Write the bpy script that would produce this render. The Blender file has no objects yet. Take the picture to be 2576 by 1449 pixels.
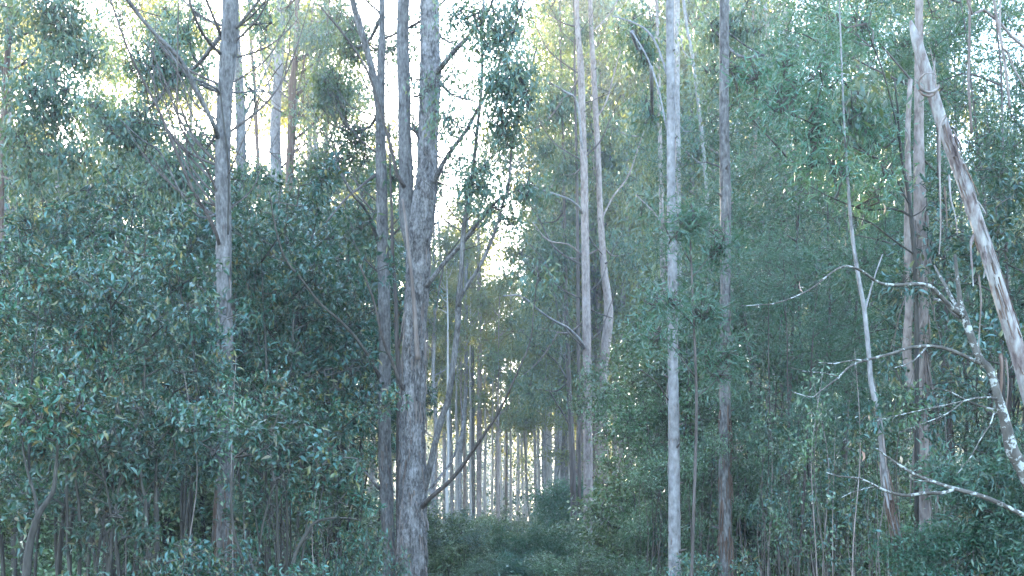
import bpy, math, random
import numpy as np

S = bpy.context.scene
C = S.collection
rng = np.random.default_rng(7)
random.seed(7)

# ------------------------------------------------------------------ camera, sky, sun, exposure
F, CX, HY, CAMH = 2762.0, 1288.0, 1330.0, 1.7      # focal length / centre / horizon in the 2576 px wide photo, eye height
cd = bpy.data.cameras.new('camera'); cam = bpy.data.objects.new('camera', cd); C.objects.link(cam)
cam.location = (0, 0, CAMH); cam.rotation_euler = (math.radians(90), 0, 0)
cd.sensor_width = 36; cd.lens = 36 * F / 2576; cd.shift_y = (HY - 724.5) / 2576
cd.clip_start = 0.1; cd.clip_end = 3000
S.camera = cam

SUN_EL, SUN_AZ = math.radians(16), math.radians(-15)   # azimuth measured from +Y (view axis), negative = to the left
w = bpy.data.worlds.new('World'); S.world = w; w.use_nodes = True
nt = w.node_tree; nt.nodes.clear()
sky = nt.nodes.new('ShaderNodeTexSky'); sky.sky_type = 'NISHITA'; sky.sun_disc = False
sky.sun_elevation = SUN_EL; sky.sun_rotation = SUN_AZ
sky.air_density = 1.0; sky.dust_density = 0.6; sky.ozone_density = 1.5
bg = nt.nodes.new('ShaderNodeBackground'); bg.inputs[1].default_value = 0.15
wo = nt.nodes.new('ShaderNodeOutputWorld')
nt.links.new(sky.outputs[0], bg.inputs[0]); nt.links.new(bg.outputs[0], wo.inputs[0])
sd = bpy.data.lights.new('sun', 'SUN'); sun = bpy.data.objects.new('sun', sd); C.objects.link(sun)
sd.energy = 3.8; sd.angle = math.radians(0.5); sd.color = (1.0, 0.86, 0.62)
from mathutils import Vector
sv = Vector((math.sin(SUN_AZ) * math.cos(SUN_EL), math.cos(SUN_AZ) * math.cos(SUN_EL), math.sin(SUN_EL)))
sun.rotation_euler = sv.to_track_quat('Z', 'Y').to_euler()
S.view_settings.view_transform = 'Standard'; S.view_settings.look = 'None'
S.view_settings.gamma = 1.0; S.view_settings.use_curve_mapping = False
S.view_settings.exposure = 4.0
cy = S.cycles
cy.max_bounces = 5; cy.diffuse_bounces = 3; cy.glossy_bounces = 2; cy.transmission_bounces = 4
cy.volume_bounces = 0; cy.transparent_max_bounces = 4
cy.use_denoising = True
HAZE = 0.0012

# ------------------------------------------------------------------ materials
def mat_new(name):
    m = bpy.data.materials.new(name); m.use_nodes = True
    n = m.node_tree; n.nodes.clear()
    out = n.nodes.new('ShaderNodeOutputMaterial')
    return m, n, out

def ramp(n, stops):
    r = n.nodes.new('ShaderNodeValToRGB')
    el = r.color_ramp.elements
    while len(el) < len(stops): el.new(0.5)
    for e, (p, c) in zip(el, stops):
        e.position = p; e.color = (*c, 1)
    return r

def leaf_mat(name, cols, rough=0.42, trans=0.3, tcol=(0.16, 0.19, 0.03), spec=0.5):
    """cols: leaf tints, spread at random over the leaves"""
    m, n, out = mat_new(name)
    g = n.nodes.new('ShaderNodeNewGeometry')
    tc = n.nodes.new('ShaderNodeTexCoord')
    no = n.nodes.new('ShaderNodeTexNoise'); no.inputs['Scale'].default_value = 1.1; no.inputs['Detail'].default_value = 1
    n.links.new(tc.outputs['Object'], no.inputs['Vector'])
    mx = n.nodes.new('ShaderNodeMath'); mx.operation = 'MULTIPLY_ADD'
    n.links.new(no.outputs[0], mx.inputs[0]); mx.inputs[1].default_value = 0.5; mx.inputs[2].default_value = -0.25
    ad = n.nodes.new('ShaderNodeMath'); ad.operation = 'ADD'; ad.use_clamp = True
    n.links.new(g.outputs['Random Per Island'], ad.inputs[0]); n.links.new(mx.outputs[0], ad.inputs[1])
    k = len(cols)
    r = ramp(n, [(i / (k - 1) if k > 1 else 0, c) for i, c in enumerate(cols)])
    n.links.new(ad.outputs[0], r.inputs[0])
    p = n.nodes.new('ShaderNodeBsdfPrincipled')
    p.inputs['Roughness'].default_value = rough
    p.inputs['Specular IOR Level'].default_value = spec
    oi = n.nodes.new('ShaderNodeObjectInfo')
    hs = n.nodes.new('ShaderNodeHueSaturation')
    for sock, lo, hi in (('Hue', .472, .522), ('Value', .68, 1.3), ('Saturation', .85, 1.15)):
        w_ = n.nodes.new('ShaderNodeMath'); w_.operation = 'MULTIPLY'; w_.inputs[1].default_value = {'Hue': 7.13, 'Value': 3.71, 'Saturation': 5.37}[sock]
        fr = n.nodes.new('ShaderNodeMath'); fr.operation = 'FRACT'
        mr = n.nodes.new('ShaderNodeMapRange'); mr.inputs[3].default_value = lo; mr.inputs[4].default_value = hi
        n.links.new(oi.outputs['Random'], w_.inputs[0]); n.links.new(w_.outputs[0], fr.inputs[0]); n.links.new(fr.outputs[0], mr.inputs[0]); n.links.new(mr.outputs[0], hs.inputs[sock])
    n.links.new(r.outputs[0], hs.inputs['Color'])
    n.links.new(hs.outputs[0], p.inputs['Base Color'])
    t = n.nodes.new('ShaderNodeBsdfTranslucent'); t.inputs[0].default_value = (*tcol, 1)
    ms = n.nodes.new('ShaderNodeMixShader'); ms.inputs[0].default_value = trans
    n.links.new(p.outputs[0], ms.inputs[1]); n.links.new(t.outputs[0], ms.inputs[2])
    n.links.new(ms.outputs[0], out.inputs[0])
    return m

def bark_mat(name, cols, sc=(22, 22, 1.6), bump=0.5, big=(3, 3, 0.5), lichen=None, rough=0.85):
    m, n, out = mat_new(name)
    tc = n.nodes.new('ShaderNodeTexCoord')
    def noise(scale, detail, rgh=0.6):
        mp = n.nodes.new('ShaderNodeMapping'); mp.inputs['Scale'].default_value = scale
        n.links.new(tc.outputs['Object'], mp.inputs[0])
        no = n.nodes.new('ShaderNodeTexNoise'); no.inputs['Scale'].default_value = 1
        no.inputs['Detail'].default_value = detail; no.inputs['Roughness'].default_value = rgh
        n.links.new(mp.outputs[0], no.inputs['Vector']); return no
    a = noise(sc, 4); b = noise(big, 3)
    s = n.nodes.new('ShaderNodeMath'); s.operation = 'MULTIPLY_ADD'
    n.links.new(a.outputs[0], s.inputs[0]); s.inputs[1].default_value = 0.55
    h = n.nodes.new('ShaderNodeMath'); h.operation = 'MULTIPLY'; h.inputs[1].default_value = 0.45
    n.links.new(b.outputs[0], h.inputs[0]); n.links.new(h.outputs[0], s.inputs[2])
    k = len(cols)
    r = ramp(n, [(0.34 + 0.32 * i / (k - 1), c) for i, c in enumerate(cols)])
    n.links.new(s.outputs[0], r.inputs[0])
    col = r.outputs[0]
    if lichen:
        l = noise(lichen[1], 3, 0.7)
        lr = n.nodes.new('ShaderNodeMapRange'); lr.inputs[1].default_value = lichen[2]; lr.inputs[2].default_value = lichen[2] + 0.05
        n.links.new(l.outputs[0], lr.inputs[0])
        mx = n.nodes.new('ShaderNodeMixRGB'); mx.inputs[2].default_value = (*lichen[0], 1)
        n.links.new(lr.outputs[0], mx.inputs[0]); n.links.new(col, mx.inputs[1]); col = mx.outputs[0]
    p = n.nodes.new('ShaderNodeBsdfPrincipled'); p.inputs['Roughness'].default_value = rough
    p.inputs['Specular IOR Level'].default_value = 0.25
    n.links.new(col, p.inputs['Base Color'])
    bp = n.nodes.new('ShaderNodeBump'); bp.inputs['Strength'].default_value = bump; bp.inputs['Distance'].default_value = 0.02
    n.links.new(a.outputs[0], bp.inputs['Height']); n.links.new(bp.outputs[0], p.inputs['Normal'])
    n.links.new(p.outputs[0], out.inputs[0])
    return m

M = {}
M['gum_leaf'] = leaf_mat('gum_leaf', [(0.024, 0.070, 0.058), (0.036, 0.095, 0.077), (0.050, 0.120, 0.099), (0.072, 0.150, 0.128), (0.150, 0.150, 0.060)], 0.4, 0.27, (0.19, 0.23, 0.04))
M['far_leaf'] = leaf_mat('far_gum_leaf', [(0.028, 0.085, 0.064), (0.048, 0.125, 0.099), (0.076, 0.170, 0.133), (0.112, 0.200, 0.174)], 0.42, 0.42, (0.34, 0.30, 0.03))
M['back_leaf'] = leaf_mat('back_leaf', [(0.035, 0.08, 0.055), (0.06, 0.12, 0.085), (0.09, 0.16, 0.115)], 0.5, 0.12, (0.12, 0.16, 0.05))
M['bush_leaf'] = leaf_mat('bush_leaf', [(0.025, 0.055, 0.026), (0.055, 0.105, 0.05), (0.09, 0.155, 0.075), (0.15, 0.22, 0.12), (0.24, 0.28, 0.18)], 0.34, 0.25, (0.12, 0.16, 0.03))
M['broad_leaf'] = leaf_mat('broad_leaf', [(0.008, 0.030, 0.021), (0.019, 0.066, 0.044), (0.034, 0.100, 0.072), (0.056, 0.140, 0.110), (0.096, 0.195, 0.174), (0.120, 0.160, 0.087), (0.200, 0.150, 0.060)], 0.3, 0.18, (0.08, 0.15, 0.03), 0.5)
M['wattle_leaf'] = leaf_mat('wattle_leaf', [(0.020, 0.065, 0.041), (0.032, 0.095, 0.058), (0.048, 0.130, 0.087), (0.088, 0.180, 0.139), (0.128, 0.170, 0.116)], 0.38, 0.28, (0.09, 0.16, 0.03))
M['small_leaf'] = leaf_mat('small_leaf', [(0.020, 0.055, 0.030), (0.042, 0.10, 0.055), (0.075, 0.145, 0.08), (0.12, 0.20, 0.13), (0.2, 0.25, 0.18)], 0.32, 0.25, (0.12, 0.15, 0.03))  # palest tints put leaf highlights into the colour
M['dead_leaf'] = leaf_mat('dead_leaf', [(0.16, 0.09, 0.05), (0.35, 0.24, 0.17), (0.5, 0.40, 0.32)], 0.7, 0.2, (0.3, 0.2, 0.1), 0.2)
M['litter'] = bark_mat('leaf_litter', [(0.02, 0.016, 0.01), (0.05, 0.038, 0.022), (0.04, 0.045, 0.02)], (9, 9, 9), 0.6, (0.4, 0.4, 0.4))
M['grey_bark'] = bark_mat('grey_fibrous_bark', [(0.026, 0.022, 0.02), (0.078, 0.072, 0.068), (0.138, 0.13, 0.125), (0.215, 0.205, 0.20)], (34, 34, 13), 0.9, (8, 8, 3))
M['stringy_bark'] = bark_mat('grey_stringy_bark', [(0.018, 0.015, 0.014), (0.08, 0.073, 0.07), (0.18, 0.168, 0.163), (0.28, 0.265, 0.26)], (40, 40, 17), 1.0, (10, 10, 4))
M['dark_bark'] = bark_mat('dark_bark', [(0.035, 0.028, 0.025), (0.08, 0.065, 0.058), (0.14, 0.12, 0.11)], (30, 30, 3), 0.6)
M['brown_bark'] = bark_mat('red_brown_bark', [(0.055, 0.033, 0.024), (0.12, 0.078, 0.058), (0.20, 0.15, 0.125)], (24, 24, 1.4), 0.7)
M['pale_bark'] = bark_mat('pale_smooth_bark', [(0.055, 0.05, 0.047), (0.15, 0.14, 0.137), (0.215, 0.205, 0.203), (0.29, 0.28, 0.277)], (20, 20, 11), 0.5, (5, 5, 2.5))
M['pink_bark'] = bark_mat('pinkish_bark', [(0.08, 0.055, 0.046), (0.21, 0.17, 0.152), (0.31, 0.265, 0.245)], (24, 24, 9), 0.6, (6, 6, 2))
M['dead_wood'] = bark_mat('bleached_dead_wood', [(0.06, 0.042, 0.04), (0.15, 0.115, 0.106), (0.25, 0.235, 0.222), (0.34, 0.325, 0.31)], (24, 24, 7), 0.6, (7, 7, 3))
M['strip_bark'] = bark_mat('peeled_bark_strip', [(0.08, 0.055, 0.045), (0.17, 0.135, 0.118), (0.29, 0.25, 0.225)], (20, 20, 3), 0.4)
M['lichen_bark'] = bark_mat('lichen_bark', [(0.035, 0.03, 0.025), (0.075, 0.066, 0.056), (0.12, 0.11, 0.095)], (22, 22, 10), 0.6, (6, 6, 6), ((0.30, 0.31, 0.29), (16, 16, 16), 0.53))
M['shrub_bark'] = bark_mat('dark_shrub_bark', [(0.018, 0.016, 0.014), (0.04, 0.036, 0.03), (0.075, 0.068, 0.058)], (30, 30, 6), 0.5)
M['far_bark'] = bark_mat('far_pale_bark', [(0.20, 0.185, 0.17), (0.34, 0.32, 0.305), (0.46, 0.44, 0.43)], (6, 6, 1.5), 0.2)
M['twig'] = bark_mat('twig_bark', [(0.035, 0.03, 0.026), (0.075, 0.064, 0.055), (0.13, 0.115, 0.10)], (20, 20, 8), 0.1)

# ------------------------------------------------------------------ mesh helpers
def make_mesh(name, V, polys, mats, midx=None, smooth=False):
    """polys: list of (n,k) index arrays"""
    me = bpy.data.meshes.new(name)
    V = np.asarray(V, np.float32)
    me.vertices.add(len(V)); me.vertices.foreach_set('co', V.ravel())
    loops = np.concatenate([p.ravel() for p in polys]).astype(np.int32)
    tot = np.concatenate([np.full(len(p), p.shape[1], np.int32) for p in polys])
    st = np.concatenate([[0], np.cumsum(tot)[:-1]]).astype(np.int32)
    me.loops.add(len(loops)); me.loops.foreach_set('vertex_index', loops)
    me.polygons.add(len(tot)); me.polygons.foreach_set('loop_start', st); me.polygons.foreach_set('loop_total', tot)
    for m in mats: me.materials.append(m)
    if midx is not None: me.polygons.foreach_set('material_index', np.asarray(midx, np.int32))
    if smooth: me.polygons.foreach_set('use_smooth', np.ones(len(tot), bool))
    me.update(calc_edges=True)
    return me

def norm(a): return a / np.maximum(np.linalg.norm(a, axis=-1, keepdims=True), 1e-9)

def resample(pts, rad, step):
    """Catmull-Rom through pts, one sample about every step metres"""
    P = np.asarray(pts, float); R = np.asarray(rad, float)
    P = np.vstack([2 * P[0] - P[1], P, 2 * P[-1] - P[-2]]); R = np.concatenate([[R[0]], R, [R[-1]]])
    out, ro = [], []
    for i in range(1, len(P) - 2):
        L = np.linalg.norm(P[i + 1] - P[i]); k = max(2, int(math.ceil(L / step)))
        t = np.linspace(0, 1, k, endpoint=(i == len(P) - 3))[:, None]
        a, b, c, d = P[i - 1], P[i], P[i + 1], P[i + 2]
        out.append(0.5 * (2 * b + (c - a) * t + (2 * a - 5 * b + 4 * c - d) * t ** 2 + (3 * b - a - 3 * c + d) * t ** 3))
        ro.append(R[i] + (R[i + 1] - R[i]) * t[:, 0])
    return np.vstack(out), np.concatenate(ro)

def tube(pts, rad, sides=8, step=0.3, rough=0.0, wob=0.0, freq=(6, 1.5), cap=True):
    P, R = resample(pts, rad, step)
    n = len(P)
    if wob:
        ph = rng.uniform(0, 6.28, 4); s = np.arange(n) * step
        env = np.minimum(1, np.minimum(np.arange(n), np.arange(n)[::-1]) / 3.0)
        P[:, 0] += wob * env * (np.sin(s * 1.7 + ph[0]) + 0.5 * np.sin(s * 4.1 + ph[1]))
        P[:, 1] += wob * env * (np.sin(s * 1.9 + ph[2]) + 0.5 * np.sin(s * 4.7 + ph[3]))
    T = norm(np.gradient(P, axis=0))
    ref = np.where(np.abs(T[:, 2:3]) > 0.9, np.array([[1.0, 0, 0]]), np.array([[0, 0, 1.0]]))
    ref = np.tile(np.array([[1.0, 0, 0]]), (n, 1)) if np.abs(T[:, 2]).mean() > 0.6 else np.tile(np.array([[0, 0, 1.0]]), (n, 1))
    U = norm(ref - (ref * T).sum(1, keepdims=True) * T); W = np.cross(T, U)
    th = np.linspace(0, 2 * math.pi, sides, endpoint=False)
    r = np.repeat(R[:, None], sides, 1)
    if rough:
        s = (np.arange(n) * step)[:, None]; d = np.zeros((n, sides))
        for k in range(7):                                  # long fissures running up the stem
            f = rng.integers(2, int(sides / 3) + 2); d += rng.uniform(.4, 1) * np.sin(f * th[None] + rng.uniform(0, 6.28) + 0.9 * np.sin(s * rng.uniform(.3, freq[1]) + rng.uniform(0, 6.28)))
        for k in range(4):
            f = rng.integers(1, 3); d += .8 * np.sin(f * th[None] + s * rng.uniform(.4, 2) + rng.uniform(0, 6.28))
        d = d / 3.0 + rng.normal(0, .35, d.shape)
        r = r * (1 + rough * d)
    V = P[:, None] + r[..., None] * (np.cos(th)[None, :, None] * U[:, None] + np.sin(th)[None, :, None] * W[:, None])
    V = V.reshape(-1, 3)
    i = np.arange(n - 1)[:, None] * sides; j = np.arange(sides)[None]; j2 = (j + 1) % sides
    Q = np.stack([i + j, i + j2, i + sides + j2, i + sides + j], -1).reshape(-1, 4)
    polys = [Q]
    if cap:
        V = np.vstack([V, P[-1] + T[-1] * R[-1] * 0.3, P[0]]); a = len(V) - 2
        jj = np.arange(sides); b = (n - 1) * sides
        polys.append(np.concatenate([np.stack([b + jj, b + (jj + 1) % sides, np.full(sides, a)], 1),
                                     np.stack([(jj + 1) % sides, jj, np.full(sides, a + 1)], 1)]))
    return V, polys, P

def join(parts):
    V, tri, quad, n = [], [], [], 0
    for v, polys in parts:
        V.append(v)
        for p in polys: (tri if p.shape[1] == 3 else quad).append(p + n)
        n += len(v)
    out = []
    if quad: out.append(np.concatenate(quad))
    if tri: out.append(np.concatenate(tri))
    return np.concatenate(V), out

def twigs(A, B, r0, r1):
    """thin three-sided sticks from A to B"""
    n = len(A); T = norm(B - A); ref = np.where(np.abs(T[:, 2:3]) > .9, [[1., 0, 0]], [[0, 0, 1.]])
    U = norm(np.cross(T, ref)); W = np.cross(T, U)
    V = np.empty((n, 6, 3))
    for k in range(3):
        d = math.cos(k * 2.094) * U + math.sin(k * 2.094) * W
        V[:, k] = A + d * r0; V[:, 3 + k] = B + d * r1
    b = np.arange(n)[:, None] * 6
    q = np.array([[0, 1, 4, 3], [1, 2, 5, 4], [2, 0, 3, 5]])
    return V.reshape(-1, 3), [(b[:, :, None] + q[None]).reshape(-1, 4)]

def leaves(Cn, A, L, Wd, full=False, fold=0.12, droop=0.12):
    """leaf blades: Cn = stalk end, A = direction; two triangles each, or four with a bent midrib"""
    n = len(Cn); rnd = rng.normal(size=(n, 3))
    N = norm(rnd - (rnd * A).sum(1, keepdims=True) * A); B = np.cross(A, N)
    if full is True:                       # blade tends to face the sky
        up = np.array([[0, 0, 1.0]]) + rng.normal(0, .45, (n, 3)); N = norm(up - (up * A).sum(1, keepdims=True) * A); B = np.cross(A, N)
    L = L[:, None]; Wd = Wd[:, None]
    if not full:
        V = np.stack([Cn, Cn + A * L * .42 + B * Wd * .5 + N * Wd * fold, Cn + A * L, Cn + A * L * .42 - B * Wd * .5 + N * Wd * fold], 1)
        b = np.arange(n)[:, None] * 4
        return V.reshape(-1, 3), [(b[:, :, None] + np.array([[0, 1, 2], [0, 2, 3]])[None]).reshape(-1, 3)]
    dr = L * droop
    V = np.stack([Cn, Cn + A * L * .34 + B * Wd * .5 + N * (Wd * fold + dr * .7), Cn + A * L * .72 + B * Wd * .34 + N * (Wd * fold + dr * .55),
                  Cn + A * L - N * dr, Cn + A * L * .72 - B * Wd * .34 + N * (Wd * fold + dr * .55), Cn + A * L * .34 - B * Wd * .5 + N * (Wd * fold + dr * .7), Cn + A * L * .5 + N * dr * .7], 1)
    b = np.arange(n)[:, None] * 7
    f = np.array([[0, 1, 6], [1, 2, 6], [2, 3, 6], [3, 4, 6], [4, 5, 6], [5, 0, 6]])
    return V.reshape(-1, 3), [(b[:, :, None] + f[None]).reshape(-1, 3)]

def link(o, parent=None):
    C.objects.link(o)
    if parent is not None: o.parent = parent
    return o
def part(name, V, polys, m, parent, smooth=True):
    return link(bpy.data.objects.new(name, make_mesh(name, V, polys, [m], None, smooth)), parent)
def root(name, loc, label, cat, group=None):
    o = bpy.data.objects.new(name, None); o.empty_display_size = 0.2
    o.location = loc; o['label'] = label; o['category'] = cat
    if group: o['group'] = group
    return link(o)
def copy_tree(r, loc, rz, sc, label=None, group=None):
    n = r.copy(); n.location = loc; n.rotation_euler = (0, 0, rz); n.scale = sc if hasattr(sc, '__len__') else (sc, sc, sc)
    C.objects.link(n)
    if label: n['label'] = label
    if group: n['group'] = group
    for ch in r.children:
        c = ch.copy(); C.objects.link(c); c.parent = n
        for g in ch.children:
            d = g.copy(); C.objects.link(d); d.parent = c
    return n

def at(x, y, D):                             # a point seen at photo pixel (x, y), D metres out
    return np.array([(x - CX) / F * D, D, CAMH + (HY - y) / F * D])

# ------------------------------------------------------------------ foliage of one crown: clumps of leaves on twigs
LEAF = {  # length, width, leaves per clump, clump spread, hang (0 outward .. 1 straight down)
    'gum':    dict(L=.145, W=.043, per=14, sig=.20, hang=.72, m='gum_leaf', full=False),
    'fine':   dict(L=.092, W=.029, per=16, sig=.15, hang=.72, m='gum_leaf', full=False),
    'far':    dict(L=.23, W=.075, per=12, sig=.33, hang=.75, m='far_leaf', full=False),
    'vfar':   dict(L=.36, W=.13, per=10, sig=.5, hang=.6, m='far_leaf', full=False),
    'broad':  dict(L=.094, W=.031, per=11, sig=.06, hang=.1, m='broad_leaf', full=True),
    'broad_n': dict(L=.105, W=.023, per=13, sig=.065, hang=.22, m='broad_leaf', full=True),
    'broad_s': dict(L=.078, W=.026, per=10, sig=.06, hang=.1, m='broad_leaf', full=True),
    'mid':    dict(L=.12, W=.042, per=12, sig=.16, hang=.35, m='bush_leaf', full=False),
    'needle': dict(L=.11, W=.026, per=20, sig=.13, hang=.1, m='wattle_leaf', full=False),
    'wattle': dict(L=.11, W=.0135, per=23, sig=.12, hang=.2, m='wattle_leaf', full=False),
    'small':  dict(L=.072, W=.028, per=14, sig=.12, hang=.3, m='small_leaf', full='plain'),
}
def crown_mesh(name, blobs, kind, skel, dens=1.0, twig_r=.006):
    """blobs: (centre, radii, clumps); leaf clumps spread unevenly through each, a twig from the nearest wood to each"""
    k = LEAF[kind]; cc = []; skel = [np.asarray(skel)]; bv = []
    for c, r, ncl in blobs:
        ncl = max(3, int(ncl * dens)); c = np.asarray(c); r = np.asarray(r)
        ns = 1 if ncl < 9 else int(np.clip(ncl / 11, 3, 16))           # each mass is several loose sprays on boughs of their own
        wts = rng.dirichlet(np.full(ns, 2.2))
        sk0 = np.vstack(skel)
        for s in range(ns):
            m = max(2, int(round(ncl * wts[s])))
            d = norm(rng.normal(size=3)); o = c + d * r * rng.uniform(.25, .95) * (ns > 1)
            near = sk0[np.argmin(((sk0 - o) ** 2).sum(1) + 1.5 * np.maximum(0, sk0[:, 2] - o[2]) ** 2)]
            ax = norm(o - near + np.array([0, 0, .05])); ext = (r.mean() * rng.uniform(.35, .7)) if ns > 1 else r.mean()
            q0, q3 = near, o + ax * ext * .5
            q1 = near * .6 + o * .4 + rng.normal(0, .06, 3); q2 = near * .15 + o * .85 + rng.normal(0, .05, 3)
            tr_ = twig_r * 2.4
            for u, v, ra, rb in ((q0, q1, tr_, tr_ * .75), (q1, q2, tr_ * .75, tr_ * .5), (q2, q3, tr_ * .5, tr_ * .25)):
                bv.append(twigs(u[None], v[None], ra, rb))
            skel.append(np.stack([q1, q1 * .5 + q2 * .5, q2, (q2 + q3) / 2, q3]))
            t = rng.uniform(-.7, 1.0, (m, 1)); side = rng.normal(0, .36, (m, 3)) * (r / ext if ns == 1 else 1)
            cc.append(o + ax * t * ext * 1.1 + side * ext)
    cc = np.vstack(cc); n = len(cc)
    sk = np.vstack(skel)
    d2 = ((cc[:, None] - sk[None]) ** 2).sum(2); near = sk[np.argmin(d2, 1)]
    A0 = norm(cc - near)
    base = near + (cc - near) * rng.uniform(.0, .15, (n, 1))
    mid = (base + cc) / 2 + rng.normal(0, .05, (n, 3)) + np.array([0, 0, .05])
    tv, tp = join(bv + [twigs(base, mid, twig_r * 1.5, twig_r), twigs(mid, cc, twig_r, twig_r * .5)])
    per = k['per']; idx = np.repeat(np.arange(n), per)
    al = rng.uniform(-.2, 1, (len(idx), 1))                          # leaves strung along the twig end
    tw = (cc - mid)[idx]; tl = np.linalg.norm(tw, axis=1, keepdims=True); tw = tw / np.maximum(tl, 1e-6)
    pos = cc[idx] - tw * np.maximum(0, -al) * .3 + rng.normal(0, k['sig'], (len(idx), 3)) * np.array([1, 1, .8])
    h = k['hang']
    ax = norm(norm(rng.normal(size=(len(idx), 3))) * (1.05 - .5 * h) + A0[idx] * (1 - h) * .9 + np.array([0, 0, -1.0]) * h * 1.15)
    if k['full']:
        pos = cc[idx] + tw * (al - .8) * k['sig'] * 2.2 + rng.normal(0, k['sig'] * .6, (len(idx), 3))
    L = k['L'] * rng.uniform(.6, 1.25, len(idx)); W = k['W'] * rng.uniform(.7, 1.25, len(idx))
    lv, lp = leaves(pos, ax, L, W, k['full'] if k['full'] is True else False)
    V, polys = join([(tv, tp), (lv, lp)])
    nq = len(polys[0]); nt_ = len(polys[1])
    return make_mesh(name, V, polys, [M['twig'], M[k['m']]], np.concatenate([np.zeros(nq, np.int32), np.ones(nt_, np.int32)]))

# ------------------------------------------------------------------ the setting
def terrain(x, y): return 0.25 * np.sin(x * .11 + 1) * np.cos(y * .07) + 0.12 * np.sin(x * .31) * np.sin(y * .23)
gx = np.concatenate([np.linspace(-1200, -90, 12), np.linspace(-80, 80, 81), np.linspace(90, 1200, 12)])
gy = np.concatenate([np.linspace(-600, -12, 6), np.linspace(-10, 160, 86), np.linspace(170, 1250, 12)])
X, Y = np.meshgrid(gx, gy); Z = terrain(X, Y) - .1
nx, ny = len(gx), len(gy)
i, j = np.meshgrid(np.arange(nx - 1), np.arange(ny - 1)); b = (j * nx + i).ravel()
g = link(bpy.data.objects.new('ground', make_mesh('ground', np.stack([X, Y, Z], -1).reshape(-1, 3), [np.stack([b, b + 1, b + nx + 1, b + nx], 1)], [M['litter']], None, True)))
g['kind'] = 'structure'; g['label'] = 'leaf littered forest floor under the trees'

# ------------------------------------------------------------------ traced trees
def to3(pts, D, slope=0.0):
    """photo polyline (x, y, width px) -> 3-D points and radii; slope = depth change (m) from first to last point"""
    P, R = [], []
    n = len(pts)
    for q, (x, y, wd) in enumerate(pts):
        d = D + slope * q / max(1, n - 1)
        P.append(at(x, y, d)); R.append(wd / 2 / F * d)
    return P, R

def traced(name, label, D, mat, trunk, branches=(), blobs=(), leaf='gum', sides=14, step=.25, rough=.05, top=7.0, topcrown=0, lean=None,
           cat='tree', group=None, branch_mat=None, ground=True, flare=1.25, dens=1.0, wob=0.0, crown_name='crown'):
    """trunk bottom -> top as (x, y, width); branches: (points, depth change[, part name, material]); blobs: (x, y, rx, ry, depth offset, clumps)"""
    P, R = to3(trunk, D)
    if ground:
        gz = float(terrain(P[0][0], P[0][1])) - .2
        if P[0][2] > gz + .3:
            dv = norm(P[0] - P[1]); k = (P[0][2] - gz) / max(.2, -dv[2]); dv = dv * np.array([.6, .6, 1])
            e = P[0] + dv * k; e[2] = gz
            m_ = (P[0] + e) / 2
            P = [e, m_] + P; R = [R[0] * flare, R[0] * 1.06] + R
    if top:
        dv = norm(P[-1] - P[-2]); dv = norm(dv + np.array([0, 0, .6])); P.append(P[-1] + dv * top); R.append(R[-1] * .55)
    base = P[0].copy(); base[2] = float(terrain(base[0], base[1])) if ground else base[2]
    r = root(name, tuple(base), label, cat, group)
    V, polys, Pt = tube(P, R, sides, step, rough, wob)
    tr = part('trunk', V - base, polys, M[mat], r)
    skel = [Pt[len(Pt) // 4:]]
    bm = M[branch_mat or mat]
    for br in branches:
        bp, sl = br[0], br[1]
        nm = br[2] if len(br) > 2 else 'branch'; mm = M[br[3]] if len(br) > 3 else bm
        BP, BR = to3(bp, D, sl)
        if len(br) > 4:                                 # absolute depth of the first point
            BP, BR = to3(bp, br[4], sl)
        V, polys, Pb = tube(BP, BR, max(6, sides // 2), .15, .06, .012)
        part(nm, V - base, polys, mm, r); skel.append(Pb)
    sk = np.vstack(skel); bl = []
    for (x, y, rx, ry, dd, ncl) in blobs:
        d = D + dd; c = at(x, y, d); rr = np.array([rx, (rx + ry) / 2, ry]) / F * d
        ni = np.argmin(((sk - c) ** 2).sum(1) + 2.5 * np.maximum(0, sk[:, 2] - c[2]) ** 2); s0 = sk[ni]
        if np.linalg.norm(s0 - c) > .8:                # a bough from the nearest wood into the clump
            m1 = s0 * .55 + c * .45 + np.array([0, 0, -.12 * np.linalg.norm(c - s0)])
            V, polys, Pb = tube([s0, m1, c, c + (c - m1) * .5], [.03, .022, .014, .006], 6, .3, .0, .02)
            part('branch', V - base, polys, bm, r); sk = np.vstack([sk, Pb])
        bl.append((c, rr, ncl))
    if topcrown:
        tp = P[-1]
        for q in range(5):
            c = tp + np.array([rng.uniform(-2, 2), rng.uniform(-2, 2), rng.uniform(-3, 1.5)])
            bl.append((c, np.array([1.6, 1.6, 1.3]), topcrown / 5))
    if bl:
        cr = link(bpy.data.objects.new(crown_name, crown_mesh(crown_name, [(c - base, rr, n_) for c, rr, n_ in bl], leaf, sk - base, dens)), r)
    return r, sk, base


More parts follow.
